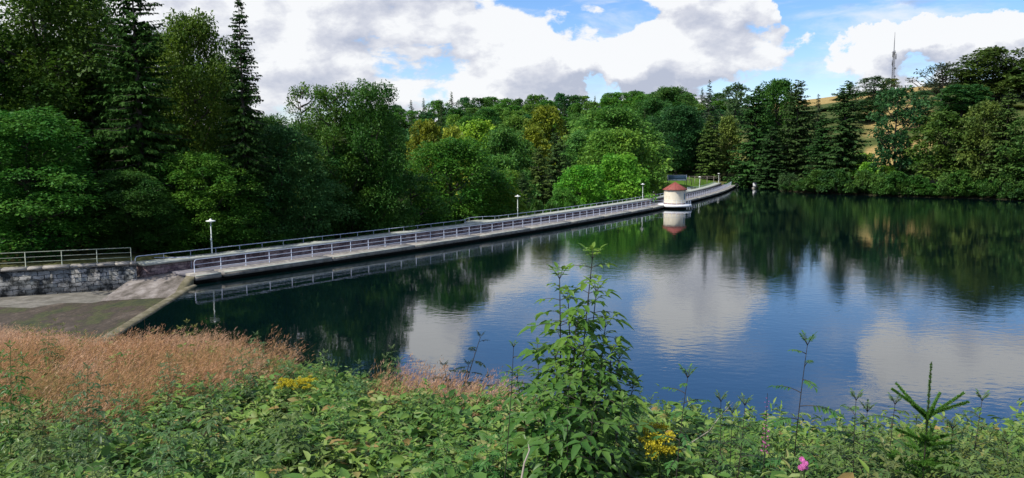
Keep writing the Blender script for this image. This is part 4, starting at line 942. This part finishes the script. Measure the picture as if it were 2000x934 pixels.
GH = 'trees on the right hill'
for Y, dy, st, x0, x1 in ((420, 0, 26, 1480, 2060), (360, 22, 30, 1470, 2060), (310, 48, 34, 1480, 2060), (265, 80, 40, 1490, 2060)):
    px = x0
    while px < x1:
        top_ = np.interp(px, [1480, 1600, 1700, 1790, 1850, 2050], [196, 203, 192, 188, 175, 150]) + dy + random.uniform(-6, 8)
        gap_ = 1685 < px < 1790 and Y < 380
        ridge = Y > 400 and (1585 < px < 1625 or 1755 < px < 1815)
        if not gap_ and not ridge:
            k = random.choice([0, 1, 2, 3])
            tree(WK[k][0], px, top_, Y + random.uniform(-10, 10), (26 if k < 3 else 17) * random.uniform(.8, 1.25), c_ := (random.choice([MG, OL, DG, (.075, .10, .024), BG]) if k < 3 else SP), colword(c_) + (' broadleaf tree' if k < 3 else ' pointed conifer') + {420: ' on the hill crest ', 360: ' high on the hill ', 310: ' midway up the hill ', 265: ' low on the hill '}[Y] + lmk(px), 'broadleaf trees of the right hill' if k < 3 else 'conifers of the right hill')
        px += st * random.uniform(.7, 1.2)
for px, py, Y in ((1700, 318, 212), (1735, 325, 205), (1770, 312, 215), (1685, 300, 235), (1800, 300, 230)):
    tree('bushA', px, py, Y, 26, random.choice([MG, DG, LG_]), {1700: 'second leafy bush from the left', 1735: 'lowest leafy bush', 1770: 'fourth leafy bush from the left', 1685: 'leftmost leafy bush', 1800: 'rightmost leafy bush'}[px] + ' below the bare trunked tree in the meadow gap', 'bushes below the meadow gap', 'bush')

# ================================================================== near bank vegetation
def leaf_tmpl(fold=.10, droop=.18):
    V, xs, ws = [], (0.02, .28, .66, 1.0), (.06, .46, .36, .03)
    for x, w in zip(xs, ws):
        z = -droop * x * x
        V += [(x, w, z + fold * w), (x, 0, z), (x, -w, z + fold * w)]
    F = []
    for i in range(3):
        a = i * 3; F += [(a + 1, a + 4, a + 3, a), (a + 2, a + 5, a + 4, a + 1)]
    return np.array(V, float), np.array(F)
LV, LF = leaf_tmpl(.25, .22); LV2, LF2 = leaf_tmpl(.2, .08)
BL_V = []   # grass blade, bent
for x, w, z in ((0, 1, 0), (.4, .8, -.03), (.75, .5, -.12), (1, .08, -.30)): BL_V += [(x, w / 2, z), (x, -w / 2, z)]
BL_V = np.array(BL_V); BL_F = np.array([(0, 1, 3, 2), (2, 3, 5, 4), (4, 5, 7, 6)])

g = np.random.default_rng(99)
def scatter(n, xr, yr):
    X = g.uniform(*xr, n); Y = yr[0] + (yr[1] - yr[0]) * g.uniform(0, 1, n) ** 1.3; Z = H(X, Y); f = Z > .12
    X, Y, Z = X[f], Y[f], Z[f]; u, v = proj(X, Y, Z); f = (u > -160) & (u < 2160) & (v < 1150); return X[f], Y[f], Z[f], u[f], v[f]
def vnoise(x, y, sc_, seed=0):
    r_ = np.random.default_rng(seed); v = 0
    for k in range(6):
        a_ = r_.uniform(0, 6.28); fr = sc_ * r_.uniform(.6, 1.8); v = v + np.sin((x * math.cos(a_) + y * math.sin(a_)) * fr + r_.uniform(0, 6.28))
    return v / 6
def pinkness(u, v, x, y):
    yb = np.interp(u, [0, 200, 400, 520, 640, 720, 960, 1000, 1300], [860, 835, 790, 745, 720, 800, 815, 780, 770])
    p = (yb - v) / 45 + vnoise(x, y, 1.6, 3) * 1.6 + vnoise(x, y, 3.4, 6) * 1.1
    p = np.where((u > 560) & (u < 700), p - .9, p); p = np.where((u > 980), p - 1.2, p)
    return p

# ---- ground cover: sprigs of several leaves each
X, Y, Z, u, v = scatter(30000, (-27, 17), (4.4, 33)); keep = (pinkness(u, v, X, Y) < g.uniform(-.4, .55, len(X))) | (g.uniform(size=len(X)) < .10)
keep &= (Y < 22) | (g.uniform(size=len(X)) < .4)
X, Y, Z = X[keep], Y[keep], Z[keep]
gc = MB(); gs = MB()
hN = vnoise(X, Y, 1.3, 8)
hh = np.clip(.27 + .26 * hN + .22 * vnoise(X, Y, 4.2, 71) + .14 * (X > 1.5) + g.uniform(-.14, .2, len(X)), .05, 1.0)
patch = vnoise(X, Y, 2.4, 5)
for k in range(9):
    a_ = g.uniform(0, 2 * math.pi, len(X)); lvl = g.uniform(.35, 1, len(X)); el_ = g.uniform(-.35, .45, len(X)) + .2 * lvl
    d = np.stack([np.cos(a_) * np.cos(el_), np.sin(a_) * np.cos(el_), np.sin(el_)], 1)
    P_ = np.stack([X, Y, Z + hh * lvl], 1) + d * g.uniform(.01, .07, (len(X), 1)) + g.normal(0, .02, (len(X), 3))
    nr = norm(UP + g.normal(0, .42, (len(X), 3)))
    s_ = g.uniform(.055, .15, len(X)) * (1 + .35 * patch) * (1.15 - .3 * (X > 2.5))
    gc.inst(LV, LF, P_, d, nr, s_, s_ * g.uniform(.55, .8, len(X)), np.clip(.54 + .38 * patch + .25 * vnoise(X, Y, 5, 81) + g.normal(0, .18, len(X)), 0, 1))
# narrower, lighter leaves standing above the carpet
sel = g.uniform(size=len(X)) < np.clip(.22 + .35 * vnoise(X, Y, 1.1, 44), .04, .6); Xa, Ya, Za, ha, pa_ = X[sel], Y[sel], Z[sel], hh[sel], patch[sel]
for k in range(11):
    a_ = g.uniform(0, 2 * math.pi, len(Xa)); lvl = (k + g.uniform(0, 1, len(Xa))) / 11; el_ = g.uniform(-.2, .5, len(Xa)) + .5 * lvl
    d = np.stack([np.cos(a_) * np.cos(el_), np.sin(a_) * np.cos(el_), np.sin(el_)], 1)
    s_ = g.uniform(.09, .17, len(Xa)) * (1.15 - .5 * lvl)
    gc.inst(LV, LF, np.stack([Xa, Ya, Za + ha * (.6 + .75 * lvl)], 1) + g.normal(0, .012, (len(Xa), 3)), d, norm(UP + g.normal(0, .35, (len(Xa), 3))), s_, s_ * .30, np.clip(.68 + .2 * pa_ + g.normal(0, .14, len(Xa)), 0, .95))
tag(gc.build('ground_cover', MAT['cover']), 'dense green leafy undergrowth covering the near bank', 'undergrowth', kind='stuff')

# ---- pink seeding grass
def grass(n, xr, yr, sel, hr, wr, lean, mat, name, label, heads, tintf=0.0):
    X, Y, Z, u, v = scatter(n, xr, yr); k = sel(X, Y, Z, u, v); X, Y, Z = X[k], Y[k], Z[k]
    # tufts: gather the blades
    cx = np.round((X + .2 * np.sin(Y * 5)) / .42) * .42; cy = np.round((Y + .2 * np.sin(X * 4)) / .42) * .42; X = X + (cx - X) * .6; Y = Y + (cy - Y) * .6; cell = np.abs(np.sin(cx * 127.1 + cy * 311.7) * 43758.5) % 1
    m_ = len(X); wv_ = vnoise(X, Y, .8, 12)
    d = norm(np.stack([lean[0] + .3 * wv_ + .25 * (cell - .5) + g.normal(0, .24, m_), lean[1] + g.normal(0, .24, m_), np.ones(m_)], 1))
    hgt_ = g.uniform(*hr, m_) * (.68 + .55 * cell) * (1 + .3 * wv_ + .35 * vnoise(X, Y, 3.1, 14))
    far_ = np.clip(Y / 12, .7, 2.2)
    b2 = MB(); tn_ = np.clip(.30 + .024 * (Y - 7) + .5 * vnoise(X, Y, 1.9, 21) + .35 * vnoise(X, Y, .5, 31) + .3 * (cell - .5) + g.normal(0, .15, m_), 0, 1)
    b2.inst(BL_V, BL_F, np.stack([X, Y, Z - .02], 1), d, norm(g.normal(size=(m_, 3)) * [1, 1, .3] + [0, -.8, .2]), hgt_, g.uniform(*wr, m_) * far_, tn_)
    if heads:
        for q in range(5):
            tip = np.stack([X, Y, Z - .02], 1) + d * (hgt_ * g.uniform(.78, 1.0, m_))[:, None] + g.normal(0, .02, (m_, 3)); dd = norm(d + g.normal(0, .35, (m_, 3)) + [lean[0] * .5, 0, 0])
            b2.inst(LEAF_V, LEAF_F, tip, dd, norm(g.normal(size=(m_, 3)) + [0, -.7, .3]), g.uniform(.05, .11, m_), g.uniform(.003, .007, m_) * far_, np.clip(tn_ + .25, 0, 1))
    return tag(b2.build(name, mat), label, 'grass', kind='stuff')
grass(150000, (-27, 6), (4.5, 33), lambda X, Y, Z, u, v: (pinkness(u, v, X, Y) > g.uniform(-.7, .5, len(X))) & (u < 1320), (.34, .92), (.0035, .0065), (.55, 0), MAT['grasspink'], 'seeding_grass', 'pinkish brown seeding grass bending in the wind on the near bank', True)
grass(60000, (-20, 16), (3.2, 24), lambda X, Y, Z, u, v: (g.uniform(size=len(X)) < np.where(u > 1230, .95, .18)), (.22, .55), (.008, .016), (.12, 0), MAT['grassgreen'], 'long_grass', 'long green grass growing through the undergrowth of the near bank', False)

# ---- individually visible plants
def compound(b2, sb, o, d, ln, pairs, ll, droop=.35, tint=.5, wid=.42, gg=g, tmpl=(LV, LF)):
    """pinnate leaf: curved stalk with paired leaflets and one at the end"""
    d = norm(np.asarray(d, float)); n = pairs * 2 + 1; u_ = np.linspace(0, 1, 8)
    C = np.asarray(o)[None] + d[None] * (ln * u_)[:, None] + np.array([0, 0, -1])[None] * (ln * droop * u_ ** 2)[:, None]
    sb.tube(C, [.0035, .0033, .003, .003, .0026, .0024, .002, .0016], 4, cap=False)
    P_, D_, S_ = [], [], []
    side = norm(np.cross(d, UP))
    for i in range(pairs):
        f = .38 + .52 * i / max(1, pairs - 1) if pairs > 1 else .6
        p_ = np.array([np.interp(f, u_, C[:, k]) for k in range(3)]); tng = norm(C[-1] - C[3])
        for sg in (-1, 1): P_.append(p_); D_.append(norm(side * sg + tng * .55 + gg.normal(0, .12, 3) + [0, 0, -.12])); S_.append(ll * gg.uniform(.8, 1.05) * (1 - .15 * abs(f - .7)))
    P_.append(C[-1]); D_.append(norm(C[-1] - C[-2])); S_.append(ll * 1.12)
    m_ = len(P_); nr = norm(UP + gg.normal(0, .16, (m_, 3)) + d * .15)
    b2.inst(*tmpl, np.array(P_), np.array(D_), nr, np.array(S_), np.array(S_) * wid * gg.uniform(.85, 1.1, m_), np.clip(tint + gg.normal(0, .1, m_), 0, 1))
def bezier(p0, p1, p2, n=12):
    t = np.linspace(0, 1, n)[:, None]; return (1 - t) ** 2 * p0 + 2 * t * (1 - t) * p1 + t * t * p2
def ground_pt(px, Y):
    p_ = at_y(px, 700, Y); return np.array([p_[0], Y, h1(p_[0], Y)])
def stem_plant(name, label, cat, stems, color, pairs=2, ll=.10, step=.11, ln=.22, seed=1, alt=False, start=.15, up=.35, wid=.44, group=None, tipup=True, stemmat='stem', thick=.008, size_pow=.0, crown=4):
    """stems: list of (tip px, tip py, Y, base px); opposite (or alternate) compound leaves up each stem"""
    gg = np.random.default_rng(seed); b0 = ground_pt(stems[0][3], stems[0][2]); t2 = thing(name, label, cat, b0, group=group)
    lb = MB(); sb = MB(); pb = sb
    for (tx, ty, Y, bx) in stems:
        tip = at_y(tx, ty, Y) - b0; base = ground_pt(bx, Y) - b0; base[2] -= .05
        C = bezier(base, (base + tip) / 2 + [gg.normal(0, .03), gg.normal(0, .05), .05 * (tip[2] - base[2])], tip, 14); tot = np.linalg.norm(tip - base)
        sb.tube(C, np.linspace(thick, thick * .35, 14), 6, cap=False)
        n = max(3, int(tot * (1 - start) / step)); ph = gg.uniform(0, 3)
        for i in range(n):
            f = start + (1 - start) * (i + .3) / n; p_ = np.array([np.interp(f, np.linspace(0, 1, 14), C[:, k]) for k in range(3)])
            a_ = ph + (i * 1.57 if not alt else i * 2.4) + gg.normal(0, .25)
            for q in ((0, math.pi) if not alt else (0,)):
                sc_ = (1 - .5 * max(0, f - .72) / .28) * gg.uniform(.8, 1.15) * (1 if f > .3 else .8)
                e_ = up + .5 * max(0, f - .6) + gg.normal(0, .1)
                compound(lb, pb, p_, [math.cos(a_ + q), math.sin(a_ + q), e_], ln * sc_, pairs, ll * sc_, .3 + .2 * (1 - f), gg.uniform(.3, .7) + .15 * (f > .85), wid, gg)
        for i in range(crown):
            a_ = ph + i * 2 * math.pi / max(1, crown); compound(lb, pb, C[-1], [.6 * math.cos(a_), .6 * math.sin(a_), 1.0], ln * .42, pairs, ll * .5, .15, .85, wid, gg)
    sb.build('stem', MAT[stemmat], t2, smooth=True); 
    lf = lb.build('foliage', MAT['elder'], t2); lf.color = (*color, 1); return t2

EC = (.100, .215, .028)
stem_plant('elder_shrub', 'tall fresh green elder sapling standing before the lake in the middle of the near bank', 'shrub',
    [(1157, 506, 7.0, 1118), (1093, 545, 7.0, 1098), (1182, 640, 7.1, 1135), (1125, 640, 6.8, 1110), (1165, 570, 7.3, 1128), (1110, 590, 7.2, 1112), (1195, 690, 6.9, 1150)], EC, 2, .165, .125, .30, seed=4, start=.18, up=.28, wid=.52, thick=.012)
stem_plant('elder_shrub', 'broad bushy elder thicket around the foot of the tall elder sapling', 'shrub',
    [(1050, 690, 7.3, 1070), (1010, 740, 7.2, 1050), (1210, 700, 7.2, 1160), (1235, 760, 7.0, 1180), (1085, 700, 6.6, 1095), (1175, 720, 6.5, 1150), (1140, 690, 6.4, 1125), (1060, 770, 6.2, 1080), (1215, 800, 6.2, 1180), (1110, 760, 6.0, 1110), (1160, 790, 5.8, 1150)], (.075, .175, .032), 2, .15, .10, .27, seed=5, start=.1, wid=.52, thick=.008, crown=3)
RC = (.060, .160, .035)
stem_plant('ash_sapling', 'thin dark stemmed sapling with a small leafy tip left of the tall elder', 'sapling', [(1003, 678, 5.6, 972)], RC, 2, .05, .16, .10, seed=6, start=.75, alt=True, thick=.006, crown=4)
stem_plant('rowan_sapling', 'small dark rowan sapling on the water edge of the bank between the pink grass', 'sapling', [(938, 660, 13.5, 893), (915, 715, 13.5, 893), (868, 718, 13.4, 890), (955, 742, 13.6, 896)], (.020, .045, .022), 6, .085, .12, .32, seed=7, start=.3, alt=True, wid=.48, thick=.014, crown=3)
stem_plant('rowan_sapling', 'slender rowan sapling with curled tip right of the tall elder', 'sapling', [(1343, 738, 5.4, 1322)], (.060, .17, .035), 5, .062, .07, .24, seed=8, start=.3, alt=True, wid=.52, thick=.006)
stem_plant('rowan_sapling', 'tall slender rowan sapling left of the little spruce, with feathery leaves on both sides', 'sapling', [(1577, 674, 5.6, 1553)], (.060, .17, .038), 6, .062, .10, .26, seed=9, start=.2, alt=True, wid=.52, thick=.006)
SG = 'young leafy saplings at the right end of the near bank'
for i, (tx, ty, Y, bx, lab) in enumerate(((1672, 782, 5.6, 1690, 'small leaning rowan sapling just left of the little spruce'), (1748, 790, 5.5, 1748, 'small upright rowan sapling touching the left branches of the little spruce'), (1918, 783, 5.6, 1900, 'small rowan sapling alone right of the little spruce'),
        (1408, 785, 5.6, 1412, 'pale leafy shoot standing right of the slender curled rowan'), (1455, 792, 5.5, 1430, 'leafy shoot bending right beside the pink fireweed'), (1860, 838, 5.4, 1870, 'low leafy shoot right under the little spruce'), (1968, 868, 5.2, 1975, 'low leafy shoot near the bottom right corner'))):
    stem_plant('rowan_sapling' if i < 3 else 'leafy_shoot', lab, 'sapling', [(tx, ty, Y, bx)] + ([(tx + 22, ty + 22, Y, bx + 10)] if i in (0, 3) else []), (.075, .165, .045), 5, .055, .075, .20, seed=20 + i, alt=True, wid=.52, thick=.005, group=SG)
LGp = 'leafy plants at the left of the near bank'
for i, (tx, ty, Y, bx, c_, lab) in enumerate(((172, 722, 8.5, 165, (.07, .13, .05), 'leafy plant rising from the pink grass, second from the left edge'), (412, 742, 8.2, 410, (.08, .15, .045), 'small leafy plant in the middle of the pink grass'), (330, 700, 12, 335, (.10, .17, .07), 'pale leafy plant in the far part of the pink grass'),
        (20, 680, 8.5, 0, (.05, .14, .02), 'bright green bush at the left edge of the pink grass'), (500, 655, 15, 505, (.08, .16, .055), 'pale leafed plant at the water edge of the bank left of the yellow flowers'), (635, 690, 14, 640, (.09, .18, .04), 'leafy plant right above the yellow flowers at the water edge'),
        (765, 682, 13.5, 768, (.08, .15, .04), 'thin leafy plant between the yellow flowers and the dark rowan'), (95, 590 + 60, 16, 95, (.09, .12, .03), 'olive plant rising before the mossy spillway floor'), (700, 712, 12.5, 700, (.06, .13, .035), 'leafy plant right of the yellow flowers'), (470, 690, 11.5, 475, (.07, .13, .045), 'rounded leafy plant above the small one in the pink grass'))):
    stem_plant('leafy_plant', lab, 'plant', [(tx, ty, Y, bx), (tx - 22 * 8 / Y, ty + 18, Y + .1, bx - 5), (tx + 26 * 8 / Y, ty + 22, Y - .1, bx + 6)], c_, 2, .085, .10, .17, seed=40 + i, start=.15, wid=.5, stemmat='greenstem', group=LGp, thick=.006, crown=3)

# ---- little spruce
def little_spruce(tx, ty, Y, bx, label):
    gg = np.random.default_rng(77); b0 = ground_pt(bx, Y); tip = at_y(tx, ty, Y) - b0; Hh = tip[2]; t2 = thing('spruce_sapling', label, 'sapling', b0)
    sb = MB(); nb_ = MB(); ax = lambda z: np.array([tip[0] * z / Hh, 0, z])
    sb.tube([ax(-.05), ax(Hh * .5), ax(Hh)], [.011, .007, .0025], 6, cap=False)
    def needles(P0, P1, n, ln):
        u_ = gg.uniform(0, 1, n); P_ = P0 + (P1 - P0) * u_[:, None]; a_ = norm(P1 - P0); d = norm(gg.normal(size=(n, 3))); d = norm(d - (d @ a_)[:, None] * a_ + a_ * .75)
        nb_.inst(LEAF_V, LEAF_F, P_, d, norm(gg.normal(size=(n, 3))), ln * gg.uniform(.7, 1.1, n) * (1 - .35 * u_), .0048, gg.uniform(.2, .8, n))
    needles(ax(Hh * .35), ax(Hh * .995), 1200, .024)
    sc_ = Hh / 1.0
    for wz, nbr, L0, up_ in ((.72, 7, .30, .62), (.60, 6, .20, .42), (.50, 8, .27, .28), (.41, 7, .24, .12), (.32, 8, .27, .05), (.18, 8, .26, 0), (.06, 7, .22, 0)):
        for k in range(nbr):
            a_ = k * 2 * math.pi / nbr + gg.normal(0, .2) + wz * 5; l_ = L0 * .74 * gg.uniform(.6, 1.1) * sc_
            P0 = ax(Hh * (wz + gg.normal(0, .012))); P1 = P0 + np.array([math.cos(a_) * l_, math.sin(a_) * l_, l_ * up_]); sb.tube([P0, (P0 + P1) / 2, P1], [.004, .003, .0015], 4, cap=False); needles(P0, P1, 900, .026)
            if wz < .6:
                for sg in (-1, 1):
                    m_ = P0 + (P1 - P0) * .45; s2 = m_ + np.array([math.cos(a_ + sg * .8), math.sin(a_ + sg * .8), up_ * .6]) * l_ * .42; sb.tube([m_, (m_ + s2) / 2, s2], .0016, 4, cap=False); needles(m_, s2, 380, .022)
    sb.build('stem', MAT['stem'], t2); o = nb_.build('needles', MAT['elder'], t2); o.color = (.095, .23, .032, 1)
little_spruce(1819, 708, 5.3, 1815, 'little bright green spruce sapling with upswept branches before the water at right')

# ---- flowers
def flower_patch(px, py, Y, wpx, n, label, spread=1.0, hgt_=.45):
    gg = np.random.default_rng(int(px)); b0 = ground_pt(px, Y); t2 = thing('goldenrod', label, 'flowers', b0); top = at_y(px, py, Y)[2] - b0[2]; w_ = wpx * Y / 1500
    sb = MB(); fb = MB(); lb = MB(); pb = MB()
    for i in range(n):
        x_, y_ = gg.normal(0, w_ * .4), gg.normal(0, w_ * .5 * spread); z_ = h1(b0[0] + x_, b0[1] + y_) - b0[2]; tp = np.array([x_ + gg.normal(0, .04), y_, z_ + (top) * gg.uniform(.8, 1.02)])
        sb.tube([(x_, y_, z_ - .03), ((x_ + tp[0]) / 2, y_, (z_ + tp[2]) / 2), tuple(tp)], .003, 4, cap=False)
        for q in range(5):
            a_ = gg.uniform(0, 6.28); m_ = 14; l_ = .07; u_ = gg.uniform(0, 1, m_)
            P_ = tp + np.array([math.cos(a_) * l_, math.sin(a_) * l_, -.015]) * u_[:, None] + gg.normal(0, .007, (m_, 3))
            fb.inst(LEAF_V, LEAF_F, P_, rdir(gg, m_), norm(UP + gg.normal(0, .5, (m_, 3))), gg.uniform(.014, .024, m_), .016, gg.uniform(.2, .8, m_))
        for q in range(5):
            a_ = gg.uniform(0, 6.28); f = gg.uniform(.3, .85); P_ = np.array([[x_ + (tp[0] - x_) * f, y_, z_ + (tp[2] - z_) * f]]); lb.inst(LV, LF, P_, np.array([[math.cos(a_), math.sin(a_), .3]]), UP[None], .08, .022, gg.uniform())
    sb.build('stem', MAT['greenstem'], t2); fb.build('flower_heads', MAT['yellow'], t2); o = lb.build('foliage', MAT['elder'], t2); o.color = (.07, .15, .03, 1)
flower_patch(580, 740, 12.5, 56, 50, 'yellow flowering goldenrod clump on the left part of the bank')
flower_patch(1298, 850, 6.2, 46, 20, 'yellow flowering goldenrod clump right of the elder thicket', 1.2)
flower_patch(1100 + 165, 828, 7.6, 40, 16, 'small yellow flower heads just behind the larger right clump')
def fireweed(tx, ty, Y, bx, label):
    gg = np.random.default_rng(5); b0 = ground_pt(bx, Y); tip = at_y(tx, ty, Y) - b0; t2 = thing('fireweed', label, 'flowers', b0); Hh = tip[2]
    sb = MB(); lb = MB(); fb = MB(); sb.tube([(0, 0, -.04), (tip[0] * .5, 0, Hh * .5), tuple(tip)], [.005, .004, .0015], 6, cap=False)
    for i in range(46):
        f = .1 + .5 * i / 46; a_ = i * 2.4; lb.inst(LV, LF, (tip * f)[None], np.array([[math.cos(a_), math.sin(a_), .35]]), UP[None], .13 * (1.25 - f), .022, gg.uniform())
    for i in range(34):
        f = .62 + .36 * i / 34; a_ = i * 2.4; l_ = .03 * (1.4 - f); P_ = tip * f
        fb.inst(LEAF_V, LEAF_F, np.repeat((P_ + np.array([math.cos(a_), math.sin(a_), .4]) * .012)[None], 3, 0), np.array([[math.cos(a_), math.sin(a_), .5]]) + gg.normal(0, .35, (3, 3)), norm(gg.normal(size=(3, 3))), l_ * (1 if i < 16 else .5), l_ * .5, gg.uniform(0, 1, 3))
    sb.build('stem', MAT['stem'], t2); o = lb.build('foliage', MAT['elder'], t2); o.color = (.05, .13, .03, 1); fb.build('flower_spike', MAT['pinkpetal'], t2)
fireweed(1499, 768, 5.4, 1498, 'slim fireweed spike with small pink flowers, left of the tall slender rowan')
def pink_flower(px, py, Y, label):
    gg = np.random.default_rng(9); b0 = ground_pt(px, Y); top = at_y(px, py, Y) - b0; t2 = thing('pink_flower', label, 'flowers', b0)
    sb = MB(); fb = MB(); cb_ = MB()
    for k in range(7):
        c_ = top + np.array([gg.normal(0, .020), gg.normal(0, .02), gg.normal(0, .014)]); sb.tube([(0, 0, 0), tuple((c_) * [.5, .5, .6]), tuple(c_)], .002, 4, cap=False); m_ = 9; a_ = np.arange(m_) * 2 * math.pi / m_
        fb.inst(LEAF_V, LEAF_F, np.repeat(c_[None], m_, 0), np.stack([np.cos(a_), np.sin(a_) * .6 - .25, np.sin(a_) * .7 + .3], 1), np.tile(norm(np.array([0, -.7, .6])), (m_, 1)), .021, .013, gg.uniform(0, 1, m_))
    sb.build('stem', MAT['greenstem'], t2); fb.build('petals', MAT['pinkpetal'], t2)
pink_flower(1572, 908, 4.5, 'cluster of small bright pink flowers at the bottom edge below the tall slender rowan')
# dead stalks
def stalk(P_, r_, label, mat='palewood'):
    P_ = [np.asarray(p) for p in P_]; t2 = MB(); t2.tube([p - P_[0] for p in P_], [r_, r_ * .8, r_ * .6, r_ * .3][:len(P_)], 6); o = t2.build('dead_stalk', MAT[mat], None, P_[0], smooth=True); tag(o, label, 'stalk')
stalk([at_y(1016, 950, 4.2), at_y(1024, 905, 4.2), at_y(1034, 880, 4.25), at_y(1032, 868, 4.3)], .007, 'pale broken stalk sticking up at the bottom edge below the elder thicket')
stalk([at_y(1345, 868, 5.6), at_y(1385, 842, 5.5), at_y(1405, 815, 5.5), at_y(1432, 786, 5.6)], .004, 'pale thin twig arching right of the slender curled rowan')

for i, (px, ty, Y, lab) in enumerate(((108, 628, 27, 'yellow green weed standing before the mossy spillway floor'), (62, 640, 24, 'olive weed at the far left before the spillway floor'), (150, 642, 25, 'small weed right of the yellow green one by the spillway'), (225, 655, 24, 'dark weed at the foot of the weir beam'), (300, 650, 23, 'weed before the dark water beside the weir'), (365, 632, 21, 'reddish topped weed before the dark water'))):
    stem_plant('weed', lab, 'plant', [(px, ty, Y, px), (px - 14, ty + 12, Y + .2, px - 6), (px + 15, ty + 9, Y - .2, px + 8)], (.12, .15, .03), 2, .13, .16, .26, seed=70 + i, start=.15, wid=.5, stemmat='greenstem', group='weeds at the spillway edge', thick=.009, crown=3)
for i, (X_, Y_, k_, hw_) in enumerate(((150, 170, 'midB', 7), (158, 155, 'spruceA', 5), (150, 142, 'farA', 7), (156, 128, 'midA', 8), (148, 112, 'farB', 7), (152, 96, 'midB', 7), (144, 82, 'farA', 7), (140, 66, 'midA', 7), (172, 160, 'spruceB', 6), (176, 140, 'midA', 8), (170, 118, 'spruceA', 5), (168, 98, 'midA', 8), (160, 76, 'farB', 7))):
    pu, pv = proj(X_, Y_, h1(X_, Y_) + random.uniform(14, 21)); tree(k_, pu, pv, Y_, hw_ * 1500 / Y_, random.choice([MG, DG, OL]), 'tree on the bank beyond the right edge', 'trees beyond the right picture edge')
# ---- denser fringe of leafy plants along the brow of the bank
FG = 'leafy plants along the brow of the near bank'
gl = random.Random(31)
for i, (px, ty, Y) in enumerate([(1250, 770, 8.5), (1385, 850, 6.5), (1440, 850, 6.2), (1480, 838, 6.4), (1540, 870, 5.6), (1610, 868, 5.6), (1650, 845, 6.0), (1705, 838, 6.2), (1760, 846, 5.8), (1790, 820, 6.4), (1850, 832, 6.2), (1890, 822, 6.4), (1935, 850, 5.8), (1985, 845, 6.2), (1640, 880, 5.2), (1730, 885, 5.1), (1880, 880, 5.0), (1960, 890, 5.0),
        (820, 770, 10.5), (870, 775, 10), (960, 765, 9.5), (690, 745, 11.5), (560, 700, 14.5), (600, 712, 13.5), (440, 700, 16), (250, 760, 9.5), (60, 800, 7), (130, 780, 7.5), (330, 800, 7.5), (560, 800, 8), (660, 770, 9.5), (760, 820, 8), (300, 850, 6), (480, 850, 6.5), (860, 850, 6.2), (950, 840, 6.4), (40, 880, 5.5), (180, 900, 5.2)]):
    w_ = 30 * 6 / Y
    fl = min([(40, 'at the left edge'), (130, 'second from the left edge'), (250, 'below the pink grass'), (330, 'left of the little pink grass plant'), (440, 'below the tip of the long pink grass'), (560, 'left of the yellow clump'), (600, 'right beside the yellow clump'), (670, 'right of the yellow clump'), (760, 'between the yellow clump and the dark rowan'), (820, 'left of the dark rowan'), (865, 'right below the dark rowan'), (955, 'left of the thin ash sapling'),
        (1250, 'right behind the elder thicket'), (1385, 'right of the curled rowan'), (1440, 'at the arching twig'), (1480, 'left of the fireweed'), (1540, 'left of the tall slender rowan'), (1610, 'right of the tall slender rowan'), (1645, 'left of the small leaning rowan'), (1705, 'right of the small leaning rowan'), (1730, 'below the small upright rowan'), (1765, 'left of the little spruce'), (1790, 'touching the little spruce'), (1850, 'just right of the little spruce'), (1885, 'below the lone right rowan'), (1935, 'right of the lone right rowan'), (1970, 'in the bottom right corner')], key=lambda q: abs(q[0] - px))[1]
    dl = 'tall-leaved' if i % 3 == 0 else 'low'; words = ('left of the elder', 'near the left edge') if px < 500 else ('between the yellow flowers and the elder', '') if px < 1000 else ('right of the elder', '') if px < 1500 else ('around the little spruce', '')
    stem_plant('leafy_plant', f'{"far" if Y > 7.4 else "middle" if Y > 5.9 else "nearest"} low leafy plant {fl}', 'plant', [(px, ty, Y, px), (px - w_, ty + 22 * 6 / Y, Y + .12, px - w_ * .4), (px + w_, ty + 18 * 6 / Y, Y - .1, px + w_ * .4), (px + w_ * .3, ty + 30 * 6 / Y, Y - .25, px)],
        (gl.uniform(.07, .12), gl.uniform(.15, .21), gl.uniform(.03, .06)), gl.choice([1, 2, 2, 3]), gl.uniform(.06, .10), .08, gl.uniform(.13, .2), seed=100 + i, start=.1, wid=gl.uniform(.4, .6), thick=.005, crown=3, stemmat='greenstem', group=FG)

# no two things that differ share a label: say which one counts from the left
_same = {}
for o in bpy.data.objects:
    if o.parent is None and 'label' in o: _same.setdefault(o['label'], []).append(o)
for l_, os_ in _same.items():
    if len(os_) > 1 and 'beyond the right edge' not in l_:
        os_.sort(key=lambda o: proj(o.location.x, o.location.y, o.location.z)[0])
        for w_, o in zip({2: ('left', 'right'), 3: ('leftmost', 'middle', 'rightmost'), 4: ('leftmost', 'second', 'third', 'rightmost')}.get(len(os_), ('leftmost', 'second', 'third', 'fourth', 'fifth', 'sixth', 'seventh', 'eighth')), os_): o['label'] = w_ + ' ' + l_
for o in bpy.data.objects:
    if 'label' in o and len(o['label'].replace(',', '').split()) > 16: o['label'] = o['label'].replace('the slope ', 'slope ').replace(' just below', ' below').replace('broadleaf tree', 'broadleaf').replace('pointed conifer', 'conifer')
